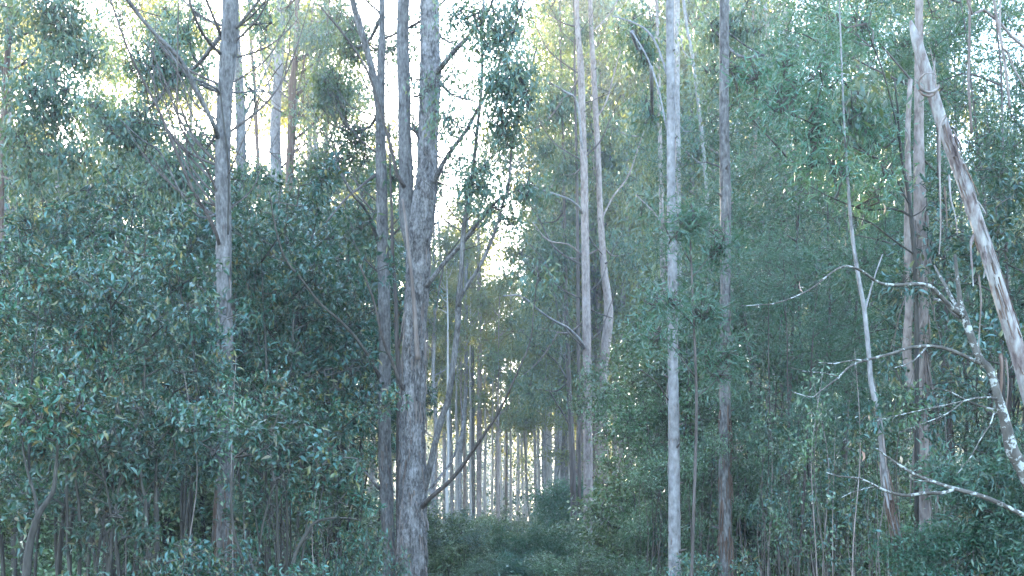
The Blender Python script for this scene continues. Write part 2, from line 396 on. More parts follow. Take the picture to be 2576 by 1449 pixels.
def ribbon(pts, width, thick=.004, twist=0.0, step=.08, taper=.4):
    P, R = resample(pts, [1.0] * len(pts), step)
    n = len(P); T = norm(np.gradient(P, axis=0)); ref = np.array([[0.3, -1.0, 0.1]])
    B = norm(np.cross(T, ref)); N = np.cross(B, T)
    a = np.linspace(0, twist, n)[:, None]; B2 = B * np.cos(a) + N * np.sin(a); N2 = N * np.cos(a) - B * np.sin(a)
    wd = (width / 2 * np.interp(np.linspace(0, 1, n), [0, .15, .7, 1], [.8, 1, .8, taper]) * (1 + .15 * np.sin(np.arange(n) * .9)))[:, None]
    V = np.stack([P - B2 * wd, P + N2 * (thick + wd * .35), P + B2 * wd, P + N2 * (wd * .35 - thick)], 1).reshape(-1, 3)
    i = np.arange(n - 1)[:, None] * 4; j = np.arange(4)[None]; j2 = (j + 1) % 4
    Q = np.stack([i + j, i + j2, i + 4 + j2, i + 4 + j], -1).reshape(-1, 4)
    e = np.array([[0, 1, 2, 3], [(n - 1) * 4 + 3, (n - 1) * 4 + 2, (n - 1) * 4 + 1, (n - 1) * 4]])
    return V, [np.vstack([Q, e])]

def strips(r, base, skel, rad, z0, z1, n, mat, L=(.15, .6), W=(.02, .05), off=(.01, .08)):
    """bark strips hanging off the camera side of a trunk whose centre line is skel"""
    for q in range(n):
        z = rng.uniform(z0, z1); i = int(np.argmin(np.abs(skel[:, 2] - z))); c = skel[i]; R = rad(z)
        a = rng.uniform(-.05, 1.05) * math.pi; d = np.array([math.cos(a), -math.sin(a), 0])
        l = rng.uniform(*L); o = rng.uniform(*off)
        p0 = c + d * R * .99; j = int(np.argmin(np.abs(skel[:, 2] - (z - l)))); c1 = skel[j]
        p2 = np.array([c1[0], c1[1], z - l]) + d * (rad(z - l) + o) + rng.normal(0, .01, 3)
        p1 = (p0 + p2) / 2 + d * o * .2
        V, polys = ribbon([p0, p1, p2], rng.uniform(*W), .003, rng.uniform(-.9, .9), .06, .5)
        part('bark_strip', V - base, polys, M[mat], r, False)

# ---- the big forked gum in the middle
main, sk, mb = traced('gum_tree', 'largest forked grey gum with shaggy bark, splitting into two tall trunks at mid height', 16.0, 'stringy_bark',
    [(1034, 1449, 74), (1036, 1330, 72), (1038, 1200, 66), (1036, 1060, 63), (1041, 954, 60), (1043, 818, 58), (1050, 717, 60), (1054, 600, 62), (1068, 500, 60), (1074, 440, 51), (1077, 340, 49), (1083, 170, 53), (1081, 0, 46)],
    [([(1042, 660, 30), (1028, 560, 40), (1020, 500, 37), (1018, 406, 35), (1016, 200, 32), (1016, 0, 30), (1018, -160, 27)], .25, 'stem', 'grey_bark'),
     ([(1094, 190, 16), (1111, 166, 14), (1146, 122, 12), (1180, 90, 10), (1211, 52, 9), (1236, 10, 7), (1250, -40, 5)], -1.6),
     ([(1090, 470, 14), (1101, 438, 13), (1133, 382, 10), (1174, 328, 9), (1201, 281, 9), (1224, 237, 8), (1262, 142, 7), (1292, 74, 6), (1318, 0, 5)], -2.0),
     ([(1070, 725, 14), (1084, 708, 12), (1119, 663, 11), (1157, 619, 11), (1194, 571, 10), (1228, 531, 8), (1262, 495, 6), (1330, 470, 4)], -1.4),
     ([(1066, 1230, 20), (1076, 1203, 17), (1090, 1138, 16), (1110, 1060, 17), (1124, 1010, 16), (1133, 954, 15), (1150, 835, 14), (1154, 755, 15), (1163, 669, 12), (1171, 547, 12), (1185, 460, 10), (1200, 320, 8), (1212, 180, 7), (1218, 0, 6)], -1.5, 'stem', 'grey_bark'),
     ([(1152, 770, 11), (1166, 735, 10), (1194, 690, 9), (1224, 629, 9), (1246, 575, 8), (1265, 507, 7), (1277, 470, 7), (1290, 372, 6), (1316, 250, 5), (1350, 120, 4)], -.6, 'branch', 'grey_bark', 15.1),
     ([(1060, 1282, 15), (1075, 1262, 12), (1123, 1218, 10), (1157, 1179, 9), (1190, 1132, 8), (1224, 1081, 7), (1258, 1027, 6), (1292, 962, 5), (1333, 869, 3.5), (1343, 785, 2.5), (1353, 683, 2)], -2.5, 'branch', 'dark_bark'),
     ([(1064, 1248, 9), (1082, 1230, 7), (1116, 1189, 6), (1140, 1159, 5.5), (1157, 1108, 5), (1164, 1066, 4), (1160, 1010, 3)], 1.0),
     ([(1022, 985, 12), (1008, 964, 9), (987, 910, 8), (964, 852, 7.5), (947, 785, 6.5), (925, 720, 5.5), (903, 662, 4)], -1.4, 'branch', 'dark_bark'),
     ([(1018, 470, 10), (1001, 438, 9), (985, 372, 8), (964, 305, 7.5), (944, 235, 7), (920, 176, 6.5), (885, 118, 6), (852, 71, 5), (800, 10, 4)], -1.0, 'branch', 'dark_bark'),
     ([(1052, 905, 14), (1047, 870, 12), (1044, 770, 11), (1036, 690, 9), (1030, 640, 8), (1022, 560, 7), (1012, 500, 6)], -.2, 'bark_ridge', 'strip_bark', 15.78),
     ([(1062, 360, 5), (1044, 330, 4), (1040, 280, 3), (1046, 200, 2)], -.4, 'branch', 'dark_bark'),
     ([(1120, 650, 4), (1090, 820, 3), (1085, 900, 2)], -.5, 'branch', 'dark_bark')],
    [(1150, 20, 42, 40, -1.5, 25), (1212, 90, 60, 70, -1.4, 75), (1290, 215, 46, 90, -2.0, 150), (1262, 330, 50, 50, -1.5, 55), (1160, 340, 40, 70, -1.5, 27),
     (1300, 70, 46, 60, -1.8, 57), (1228, 440, 60, 50, -1.4, 42), (1330, 470, 44, 40, -1.5, 32), (1106, 215, 22, 50, -.5, 14), (1140, 110, 40, 70, 1.0, 16), (1135, 410, 40, 40, .6, 20), (1215, 520, 50, 50, .2, 20), (1180, 250, 40, 60, .8, 12), (1034, 200, 20, 90, 1.2, 14), (1185, 470, 34, 50, -1.2, 20),
     (1050, 60, 26, 60, 1.0, 12), (1046, 330, 28, 36, 1.0, 17), (1260, 560, 40, 40, -1.2, 17), (1350, 700, 30, 36, -2.2, 15)],
    'fine', sides=44, step=.03, rough=.085, topcrown=150, flare=1.2)
mrad = lambda z: np.interp(z, [0, 3.2, 5.8, 8.2], [.215, .178, .168, .135])
mc = np.array([at(1036, 1449, 16), at(1038, 1200, 16), at(1041, 954, 16), at(1050, 717, 16), at(1068, 500, 16)])
msk, _ = resample(mc, [1] * 5, .05)
strips(main, mb, msk, mrad, .9, 4.6, 95, 'strip_bark', (.07, .34), (.01, .035), (.006, .04))
strips(main, mb, msk, mrad, 3.8, 6.2, 22, 'strip_bark', (.1, .4), (.014, .028), (.006, .035))
strips(main, mb, msk, mrad, .8, 5.2, 70, 'grey_bark', (.08, .34), (.014, .035), (.003, .025))

# ---- its left neighbour and the thin stem between
t8, sk8, b8 = traced('gum_tree', 'straight grey gum close on the left of the largest forked gum, one limb forking left', 16.6, 'grey_bark',
    [(981, 1449, 31), (972, 1250, 32), (968, 1128, 34), (968, 954, 31), (966, 751, 30), (961, 548, 28), (959, 440, 28), (957, 270, 24), (961, 100, 17), (961, 0, 15)],
    [([(958, 330, 14), (950, 260, 19), (943, 210, 18), (916, 100, 16), (889, 0, 15), (870, -70, 13)], -.6),
     ([(952, 610, 11), (940, 575, 9), (925, 540, 8), (905, 512, 7), (880, 480, 6), (840, 400, 5)], -1.5),
     ([(956, 950, 10), (945, 930, 9), (926, 896, 8), (893, 849, 7), (852, 805, 7), (812, 768, 6), (761, 703, 6), (717, 649, 5.5), (690, 558, 4), (677, 480, 3)], -2.5, 'branch', 'twig'),
     ([(955, 1230, 8), (940, 1215, 7), (925, 1195, 6), (905, 1170, 4)], -.6, 'branch', 'pale_bark'),
     ([(945, 440, 7), (905, 470, 6), (870, 500, 5), (820, 560, 4)], -2, 'branch', 'dark_bark')],
    [(880, 120, 60, 90, 1.2999999999999998, 105), (905, 330, 44, 70, 1.2999999999999998, 82), (835, 400, 70, 70, 1.2999999999999998, 90), (905, 560, 40, 60, 1.2999999999999998, 60), (985, 110, 24, 70, 0.95, 33), (830, 230, 60, 80, 1.02, 105), (990, 690, 14, 50, 0.95, 12)],
    'fine', sides=30, step=.045, rough=.04, topcrown=120)
rad8 = lambda z: .094
s8, _ = resample([at(981, 1449, 16.6), at(968, 1128, 16.6), at(968, 954, 16.6), at(966, 751, 16.6)], [1] * 4, .05)
strips(t8, b8, s8, rad8, .9, 3.6, 40, 'strip_bark', (.07, .3), (.01, .026), (.005, .03))
traced('sapling_gum', 'thin dark sapling stem squeezed between the two grey trunks in the middle', 16.4, 'dark_bark',
    [(1003, 1449, 15), (1003, 1200, 14), (1003, 960, 12), (998, 850, 11), (996, 760, 9), (988, 640, 8), (986, 540, 7), (982, 440, 5)],
    [([(1000, 880, 7), (1012, 840, 6), (1020, 800, 5), (1024, 760, 4)], -.2)], [(984, 450, 24, 50, .4, 16), (985, 620, 14, 60, .3, 8)], top=2)

# ---- left group
t3, sk3, b3 = traced('gum_tree', 'tall straight grey gum rising out of broad leaved shrubs, red brown at its shaggy base', 14.0, 'grey_bark',
    [(566, 1449, 48), (566, 1230, 46), (566, 1100, 42), (568, 1000, 40), (566, 850, 40), (563, 700, 38), (563, 600, 38), (560, 440, 38), (562, 330, 37), (567, 220, 38), (575, 120, 44), (580, 0, 40)],
    [([(548, 350, 13), (540, 322, 12), (501, 244, 12), (450, 149, 11), (389, 85, 10), (321, 0, 9), (290, -50, 7)], -1.5),
     ([(550, 240, 8), (545, 223, 7), (467, 183, 6), (406, 102, 6), (350, 40, 4)], -1.0),
     ([(552, 625, 10), (543, 591, 9), (510, 520, 8.5), (491, 490, 8), (440, 372, 8), (399, 271, 7), (355, 190, 6.5), (318, 118, 6), (278, 0, 5)], -1.6, 'branch', 'dark_bark'),
     ([(552, 500, 7), (525, 440, 6), (474, 355, 5.5), (450, 290, 5), (447, 180, 4), (449, 0, 3)], -1.0, 'branch', 'dark_bark'),
     ([(545, 540, 6), (500, 545, 5), (457, 490, 5), (406, 389, 4.5), (355, 352, 4), (300, 300, 3)], -2.0),
     ([(556, 90, 8), (540, 50, 7), (520, 0, 6), (505, -50, 5)], -.5, 'branch', 'dark_bark'),
     ([(560, 140, 9), (530, 110, 8), (500, 60, 7), (475, 0, 6)], -1, 'branch', 'dark_bark'),
     ([(572, 450, 4), (579, 426, 4), (626, 315, 4), (643, 257, 3.5), (680, 200, 3), (710, 159, 2.5)], -1.2, 'branch', 'dark_bark'),
     ([(590, 75, 8), (612, 50, 7), (645, 10, 6), (665, -20, 5)], -.5),
     ([(574, 590, 5), (573, 500, 5), (570, 400, 4.5), (563, 300, 4.5), (552, 200, 4)], .1, 'branch', 'shrub_bark', 13.78)],
    [(405, 175, 95, 110, 1.3, 197), (330, 300, 90, 110, 1.2, 178), (470, 70, 70, 70, 1.6, 75), (440, 430, 90, 70, 1.2, 122), (310, 60, 50, 60, 1.4, 23), (640, 60, 60, 70, 1.8, 41),
     (640, 230, 46, 60, 1.7, 14), (520, 380, 40, 60, 2.7, 23), (625, 430, 50, 50, 2.6, 31), (505, 180, 30, 60, 2.8, 20)], 'fine',
    sides=34, step=.06, rough=.04, topcrown=130, flare=1.3)
s3, _ = resample([at(566, 1449, 14), at(566, 1100, 14), at(563, 700, 14), at(560, 440, 14)], [1] * 4, .05)
strips(t3, b3, s3, lambda z: np.interp(z, [0, 2, 6], [.13, .108, .096]), .7, 2.4, 80, 'brown_bark', (.15, .6), (.01, .03), (.006, .05))
strips(t3, b3, s3, lambda z: np.interp(z, [0, 2, 6], [.13, .108, .096]), 2.3, 5.6, 26, 'strip_bark', (.08, .3), (.008, .02), (.004, .02))

traced('gum_tree', 'grey gum trunk half hidden behind the tall straight gum left of centre', 28.0, 'grey_bark',
    [(610, 700, 24), (608, 560, 25), (607, 440, 25), (606, 330, 25), (603, 230, 24), (596, 130, 22), (592, 0, 20)],
    [([(612, 300, 6), (650, 220, 5), (690, 120, 4), (720, 40, 3)], 1)], [(690, 70, 60, 60, 1, 40), (650, 560, 60, 70, .5, 50)], topcrown=60)
tG_ = traced('gum_tree', 'pale fluted gum trunk against bright sky near the top left, beside a brown one', 33.0, 'pale_bark',
    [(700, 700, 32), (698, 560, 30), (695, 430, 29), (692, 340, 27), (697, 230, 25), (704, 110, 22), (706, 0, 19)],
    [([(688, 260, 6), (672, 200, 5), (660, 140, 4), (652, 40, 3)], .5), ([(690, 425, 5), (700, 405, 4), (712, 398, 3)], -.5), ([(700, 170, 6), (680, 120, 5), (665, 40, 4)], .5)],
    [(660, 110, 40, 70, .5, 22), (720, 60, 40, 60, 1, 30)], topcrown=60)
tE_ = traced('gum_tree', 'brown barked gum with many fine ascending twigs, right beside the pale fluted trunk', 32.0, 'brown_bark',
    [(726, 700, 22), (727, 560, 21), (728, 470, 21), (731, 380, 21), (736, 280, 22), (735, 220, 20), (742, 160, 15), (746, 60, 11), (748, 0, 10)],
    [([(740, 250, 8), (770, 210, 6), (800, 160, 5), (820, 90, 4), (830, 0, 3)], -1), ([(742, 350, 7), (790, 310, 6), (830, 260, 5), (870, 180, 4)], -1),
     ([(744, 270, 6), (760, 180, 5), (775, 100, 4), (790, 0, 3)], .5), ([(730, 470, 9), (765, 430, 8), (810, 395, 7), (850, 300, 5), (870, 240, 4)], -1.5), ([(738, 330, 5), (760, 260, 4), (765, 160, 3), (762, 60, 2)], 0)],
    [(800, 110, 70, 90, -1, 85), (850, 250, 70, 80, -1, 75), (790, 330, 70, 60, -1, 44), (850, 40, 50, 60, 0, 44), (780, 430, 90, 50, 0, 60), (700, 20, 60, 40, 1, 24)], topcrown=60)
traced('sapling_gum', 'slender brown sapling leaning between the two pairs of trunks near the top left', 31.0, 'brown_bark',
    [(652, 520, 10), (650, 420, 10), (645, 330, 9), (640, 200, 8), (632, 120, 8), (626, 0, 7)], [([(645, 300, 4), (655, 200, 3), (656, 100, 2)], 0)], [(630, 60, 30, 50, 0, 14)], top=4)
tF_ = traced('gum_tree', 'dark reddish trunk at the very left edge carrying dense bluish leaf masses', 20.0, 'brown_bark',
    [(2, 620, 15), (3, 480, 15), (5, 380, 15), (10, 280, 14), (18, 150, 14), (25, 0, 12)],
    [([(18, 110, 6), (50, 90, 5), (110, 70, 5), (170, 20, 4)], -1), ([(14, 240, 7), (60, 195, 6), (130, 155, 5), (200, 120, 4)], -1.2), ([(12, 385, 7), (60, 330, 6), (130, 290, 5), (210, 270, 4)], -1.5),
     ([(16, 250, 4), (4, 180, 3), (-10, 100, 3)], 0)],
    [(160, 60, 120, 75, -1, 180), (225, 150, 60, 60, -1.2, 50), (140, 280, 130, 80, -1.2, 216), (40, 60, 50, 60, -.5, 36), (60, 400, 80, 60, -1, 64), (215, 380, 60, 60, -1.4, 50), (20, 180, 40, 40, .5, 11), (250, 250, 46, 60, -1.2, 36)],
    topcrown=60, sides=16)
traced('sapling_gum', 'thin pinkish trunk showing through leaves at the left, under the dense bluish leaf masses', 26.0, 'pink_bark',
    [(147, 900, 9), (147, 700, 9), (147, 580, 8), (144, 480, 8), (142, 400, 7), (140, 330, 6)], [], [(140, 440, 80, 60, .5, 60)], top=3)

# ---- right of the middle
tC_ = traced('gum_tree', 'tall straight brownish gum, the middle one of the group right of the bright sky gap', 30.0, 'pink_bark',
    [(1480, 1330, 25), (1480, 1200, 24), (1478, 1060, 22), (1477, 900, 22), (1474, 720, 22), (1471, 548, 20), (1470, 440, 19), (1466, 330, 17), (1461, 170, 17), (1454, 80, 13), (1451, 0, 12)],
    [([(1468, 400, 6), (1452, 260, 6), (1420, 230, 5), (1365, 198, 4)], -1, 'branch', 'pale_bark'), ([(1466, 540, 6), (1455, 520, 6), (1430, 500, 5), (1365, 478, 4), (1300, 460, 3)], -1.5, 'branch', 'pale_bark'),
     ([(1472, 880, 8), (1460, 855, 8), (1430, 826, 7), (1400, 810, 6), (1360, 785, 5), (1310, 745, 4), (1265, 745, 3)], -2.5, 'branch', 'pale_bark'),
     ([(1462, 640, 5), (1430, 615, 4), (1380, 605, 4), (1340, 560, 3)], -1), ([(1478, 590, 4), (1495, 615, 4), (1515, 640, 3)], .6, 'branch', 'dark_bark'),
     ([(1470, 770, 4), (1510, 790, 4), (1540, 800, 3)], .5, 'branch', 'dark_bark')],
    [(1395, 640, 70, 90, 1.5, 153), (1400, 250, 60, 90, 1.8, 140), (1340, 330, 40, 80, 1.7, 76), (1420, 440, 50, 60, 0.9, 64), (1380, 830, 80, 90, 1.8, 93), (1320, 940, 60, 60, 1.9, 43), (1450, 60, 50, 60, 0.9, 51), (1350, 500, 50, 36, 1.5, 28)],
    topcrown=80, sides=22, step=.1)
tD_ = traced('gum_tree', 'crooked gum with a bulging elbow on its trunk, right of the tall straight brownish gum', 31.0, 'pink_bark',
    [(1521, 1330, 21), (1520, 1150, 21), (1518, 980, 21), (1522, 890, 23), (1531, 800, 24), (1528, 740, 20), (1520, 680, 18), (1514, 600, 17), (1508, 500, 15), (1505, 400, 14), (1497, 250, 14), (1490, 120, 13), (1485, 0, 11)],
    [([(1510, 560, 5), (1540, 500, 4), (1580, 440, 4), (1620, 330, 3)], 1), ([(1500, 300, 5), (1530, 240, 4), (1560, 130, 3)], .5), ([(1492, 80, 4), (1530, 40, 3), (1560, -10, 3)], .4)],
    [(1560, 470, 50, 90, 1.2, 60), (1560, 120, 60, 80, 1.2, 70), (1600, 380, 40, 50, 1.5, 22), (1570, 640, 50, 80, 1.2, 70), (1540, 320, 40, 60, 1.2, 40)], topcrown=60, sides=18, step=.1)
traced('gum_tree', 'thin dark gum just left of the tall straight brownish gum', 32.0, 'dark_bark',
    [(1443, 1320, 16), (1440, 1150, 15), (1434, 1030, 14), (1431, 954, 12), (1424, 751, 9), (1420, 548, 8), (1416, 330, 6), (1412, 200, 5)],
    [([(1430, 960, 5), (1400, 910, 4), (1350, 870, 4), (1310, 830, 3)], -.5), ([(1424, 700, 4), (1400, 640, 3), (1375, 590, 3)], -.5), ([(1438, 1080, 4), (1410, 1030, 4), (1380, 980, 3)], -.5), ([(1428, 910, 5), (1390, 880, 4), (1330, 870, 3)], 0)],
    [(1370, 560, 40, 50, 1.2, 30), (1360, 980, 60, 50, 1.2, 50), (1400, 720, 40, 50, 1.2, 40), (1330, 760, 50, 50, 1.5, 30), (1405, 130, 60, 110, 1.3, 120), (1385, 300, 60, 90, 1.4, 120), (1430, 420, 50, 80, 1.4, 80), (1380, 20, 50, 60, 1.2, 50), (1420, 620, 50, 70, 1.4, 60)], top=3)
traced('sapling_gum', 'thin dark stem close against the left side of the tall straight brownish gum', 30.8, 'dark_bark',
    [(1458, 1320, 9), (1456, 1000, 9), (1454, 750, 9), (1452, 500, 8), (1449, 350, 7), (1446, 200, 5)], [], [(1440, 240, 30, 60, .6, 20)], top=3)
tA_ = traced('gum_tree', 'pale lilac grey straight gum trunk rising clear out of the bushes at right of centre', 13.5, 'pale_bark',
    [(1697, 1449, 32), (1696, 1200, 29), (1694, 1000, 27), (1692, 850, 26), (1691, 690, 24), (1688, 470, 21), (1687, 240, 21), (1685, 0, 20)],
    [([(1680, 330, 5), (1660, 250, 4), (1630, 150, 4), (1590, 80, 3)], 1), ([(1690, 560, 4), (1715, 550, 3), (1745, 545, 2)], -.3, 'branch', 'dark_bark'), ([(1679, 190, 6), (1640, 90, 5), (1600, 60, 4), (1540, 40, 3)], 1, 'branch', 'pale_bark'), ([(1684, 1010, 4), (1650, 960, 3), (1610, 930, 3)], -.4, 'branch', 'dark_bark')],
    [(1620, 120, 50, 90, 2, 70), (1640, 300, 34, 70, 2, 36)], 'fine', topcrown=90, sides=26, step=.08, rough=.025)
traced('gum_tree', 'thin pinkish trunk parallel and close to the left of the pale lilac grey trunk', 24.0, 'pink_bark',
    [(1673, 1449, 15), (1671, 1200, 15), (1669, 900, 14), (1668, 700, 13), (1664, 500, 12), (1659, 300, 10), (1655, 120, 9), (1652, 0, 8)],
    [([(1664, 560, 4), (1640, 530, 3), (1600, 490, 3)], .5)], [(1620, 520, 40, 60, 1, 40)], top=5, topcrown=30)
traced('gum_tree', 'bluish pale trunk showing behind the right side of the pale lilac grey trunk', 36.0, 'pale_bark',
    [(1712, 800, 13), (1708, 600, 13), (1705, 400, 14), (1703, 200, 14), (1703, 0, 14)], [], [(1740, 330, 30, 60, 1, 30)], top=5, topcrown=50)
traced('gum_tree', 'slender pale sapling leaning left at the top, between the two straight trunks on the right', 28.0, 'pale_bark',
    [(1784, 900, 9), (1783, 700, 9), (1781, 560, 9), (1775, 440, 9), (1767, 350, 9), (1758, 271, 9), (1741, 135, 8), (1722, 20, 8)],
    [([(1742, 150, 4), (1720, 130, 3), (1712, 90, 3)], 0)], [(1745, 70, 26, 50, 1, 20)], top=4, topcrown=30)
tB_ = traced('gum_tree', 'grey straight gum on the right with dark red brown base, beside the leafy wattles', 15.0, 'grey_bark',
    [(1826, 1449, 32), (1824, 1300, 31), (1823, 1160, 29), (1824, 1000, 27), (1824, 830, 25), (1825, 640, 26), (1825, 470, 28), (1822, 330, 24), (1822, 150, 23), (1822, 0, 23)],
    [([(1830, 160, 5), (1850, 210, 5), (1862, 270, 4)], .6, 'branch', 'dark_bark'), ([(1830, 80, 4), (1870, 110, 4), (1920, 140, 3)], .6)],
    [(1790, 60, 36, 60, 2, 50), (1870, 70, 40, 70, 2, 60), (1790, 200, 30, 60, 2, 26), (1880, 200, 40, 70, 2, 70)], 'fine', topcrown=90, sides=26, step=.08)
for (pts, lab, D) in [([(1900, 420, 9), (1899, 250, 8), (1896, 120, 7), (1892, 0, 7)], 'thin brown trunk at top right, just right of the grey straight gum', 34),
                      ([(1935, 300, 11), (1931, 90, 10), (1924, 0, 9)], 'thin pinkish trunk at top right, second from the grey straight gum', 36),
                      ([(1978, 420, 12), (1976, 200, 11), (1975, 0, 10)], 'thin pinkish trunk at top right, third from the grey straight gum and behind the wattle', 37)]:
    traced('gum_tree', lab, D, 'pink_bark' if D > 34 else 'brown_bark', pts, [], [(pts[-1][0] + 10, 60, 36, 70, .6, 40), (pts[-1][0], 240, 40, 80, .6, 50)], top=4, topcrown=30)
traced('gum_tree', 'pale distant trunk between the crooked gum and the pale lilac grey trunk', 52.0, 'pale_bark',
    [(1640, 1200, 17), (1638, 900, 17), (1633, 720, 16), (1628, 600, 14), (1624, 480, 12), (1622, 300, 10)], [([(1630, 660, 4), (1610, 600, 3), (1595, 540, 3)], 0)], [(1600, 560, 40, 70, 0, 40), (1640, 420, 40, 80, 0, 50)], leaf='far', top=4)

# ---- far right: shaggy double trunk, leaning dead trunk, lichen tree
t25, sk25, b25 = traced('gum_tree', 'pinkish double trunk hung with loose bark, half hidden behind the wattles on the right', 12.4, 'pink_bark',
    [(2322, 1300, 36), (2320, 1000, 36), (2318, 820, 34), (2316, 640, 33), (2314, 520, 30), (2312, 400, 27), (2312, 200, 22)],
    [([(2298, 1000, 22), (2284, 880, 21), (2286, 760, 19), (2284, 640, 18), (2281, 520, 17), (2284, 380, 15), (2290, 200, 11)], -.3, 'stem')], [], top=4, topcrown=30, sides=26, step=.06, rough=.07)
s25, _ = resample([at(2322, 1300, 12.4), at(2318, 820, 12.4), at(2314, 480, 12.4)], [1] * 3, .05)
strips(t25, b25, s25, lambda z: .078, 2.0, 5.3, 60, 'strip_bark', (.2, .8), (.012, .035), (.01, .12))
for (x0, y0, x1, y1, x2, y2) in [(2296, 690, 2272, 760, 2240, 880), (2300, 700, 2260, 800, 2245, 900), (2330, 720, 2352, 800, 2372, 880), (2310, 700, 2330, 800, 2300, 905), (2340, 760, 2310, 830, 2280, 860)]:
    V, polys = ribbon([at(x0, y0, 12.2), at(x1, y1, 12.1), at(x2, y2, 12.1)], .02, .003, 1.0); part('bark_strip', V - b25, polys, M['strip_bark'], t25, False)

dead, skd, bd = traced('dead_tree', 'leaning dead trunk with broken top and peeling bleached bark at the right', 9.0, 'dead_wood',
    [(2660, 1190, 45), (2600, 1020, 41), (2576, 935, 40), (2555, 865, 38), (2522, 760, 35), (2495, 670, 34), (2466, 582, 33), (2432, 480, 31), (2398, 390, 29), (2362, 285, 28), (2330, 180, 27), (2308, 110, 24), (2298, 78, 17), (2291, 52, 6)],
    [], [], sides=30, step=.03, rough=.03, top=0, cat='dead tree', flare=1.1)
def dead_strip(pts, wd, tw, mat='strip_bark', D=8.85, nm='bark_strip'):
    V, polys = ribbon([at(x, y, D + dd) for x, y, dd in pts], wd / F * D, .003, tw, .03, .6); part(nm, V - bd, polys, M[mat], dead, False)
dead_strip([(2380, 290, 0), (2365, 320, -.02), (2364, 420, -.06), (2366, 560, -.1), (2362, 640, -.1)], 9, .6)
dead_strip([(2388, 440, 0), (2392, 500, -.05), (2402, 540, -.05), (2408, 590, -.05)], 8, .5, 'dead_wood')
dead_strip([(2376, 470, 0), (2380, 520, 0), (2382, 570, 0)], 6, .8, 'brown_bark')
dead_strip([(2450, 590, 0), (2442, 620, -.03), (2446, 680, -.04), (2448, 720, -.03)], 9, .4, 'dead_wood')
dead_strip([(2478, 620, 0), (2480, 660, -.06), (2474, 700, -.05)], 11, .7, 'dead_wood')
dead_strip([(2348, 205, 0), (2350, 170, -.02), (2352, 145, -.03)], 7, .2, 'dead_wood')
dead_strip([(2352, 250, 0), (2354, 195, -.03), (2346, 150, -.04), (2340, 120, -.03)], 4, .2, 'strip_bark')
dead_strip([(2518, 890, 0), (2520, 930, -.05), (2518, 1000, -.06)], 14, .4, 'brown_bark')
dead_strip([(2530, 900, 0), (2536, 960, -.03), (2530, 1040, -.04)], 8, .7, 'strip_bark')
dead_strip([(2462, 690, .1), (2468, 760, .1), (2462, 870, .1), (2470, 905, .1)], 7, .5, 'strip_bark')
ca = [(2338 + 26 * math.cos(t), 208 + 24 * math.sin(t), -.03 * t) for t in np.linspace(.2, 5.6, 12)]
dead_strip(ca, 8, 1.0, 'strip_bark', 8.85, 'bark_curl')
dead_strip([(2352, 232, 0), (2340, 242, -.06), (2322, 238, -.08), (2312, 226, -.05)], 8, .8, 'brown_bark', 8.85, 'bark_curl')
s_d, _ = resample([at(x, y, 9) for x, y in [(2600, 1020), (2522, 760), (2432, 480), (2340, 210)]], [1] * 4, .03)
strips(dead, bd, s_d, lambda z: .053, 2.9, 5.0, 40, 'dead_wood', (.06, .3), (.008, .02), (.002, .012))
strips(dead, bd, s_d, lambda z: .053, 2.9, 5.0, 34, 'brown_bark', (.06, .3), (.008, .022), (.002, .015))

lich, skl, bl_ = traced('lichen_tree', 'small lichen spotted tree with pale arching branches, under the leaning dead trunk', 8.0, 'lichen_bark',
    [(2640, 1330, 40), (2610, 1260, 36), (2572, 1180, 32), (2545, 1130, 30), (2528, 1060, 24), (2511, 1000, 20), (2490, 930, 18), (2466, 905, 18), (2440, 840, 17), (2425, 795, 17), (2416, 765, 14), (2410, 715, 10), (2402, 640, 7)],
    [([(2428, 800, 13), (2395, 775, 12), (2362, 745, 11), (2333, 718, 10), (2296, 713, 9), (2255, 716, 8), (2218, 712, 7), (2190, 695, 6), (2170, 682, 6), (2130, 669, 5), (2093, 687, 4.5), (2050, 722, 4), (2010, 742, 3.5), (1941, 765, 3), (1860, 770, 2)], -.8),
     ([(2466, 915, 10), (2445, 906, 9), (2398, 882, 9), (2347, 871, 8), (2296, 874, 7), (2246, 889, 7), (2178, 906, 6), (2137, 923, 5), (2110, 950, 4.5), (2083, 967, 4), (2050, 990, 3), (2036, 1000, 3), (1990, 985, 2)], -.6),
     ([(2178, 908, 5), (2150, 905, 4), (2100, 915, 3), (2060, 912, 2)], -.2, 'branch', 'lichen_bark', 7.6),
     ([(2110, 948, 3.5), (2070, 938, 3), (2030, 935, 2), (1990, 925, 2)], -.2, 'branch', 'lichen_bark', 7.5),
     ([(2330, 874, 4), (2300, 905, 3.5), (2270, 920, 3), (2246, 926, 2)], -.3, 'branch', 'lichen_bark', 7.7),
     ([(2420, 785, 11), (2402, 760, 9), (2380, 715, 8), (2362, 690, 6), (2350, 668, 5)], .3),
     ([(2424, 800, 8), (2400, 790, 8), (2380, 760, 8), (2350, 752, 7)], .2),
     ([(2505, 1004, 6), (2488, 1000, 5), (2450, 1002, 5), (2420, 1010, 4), (2347, 1026, 4), (2280, 1040, 3), (2190, 1062, 2)], -.4),
     ([(2500, 1030, 5), (2460, 1020, 4), (2430, 1006, 4), (2390, 985, 3), (2340, 972, 2)], -.3),
     ([(2420, 1012, 3), (2380, 1040, 3), (2320, 1065, 2.5), (2260, 1090, 2)], -.3, 'branch', 'lichen_bark', 7.7),
     ([(2500, 1040, 4), (2490, 1070, 3.5), (2460, 1110, 3), (2440, 1150, 3), (2410, 1190, 2)], -.2)],
    [], top=0, sides=18, step=.04, rough=.09, branch_mat='lichen_bark')
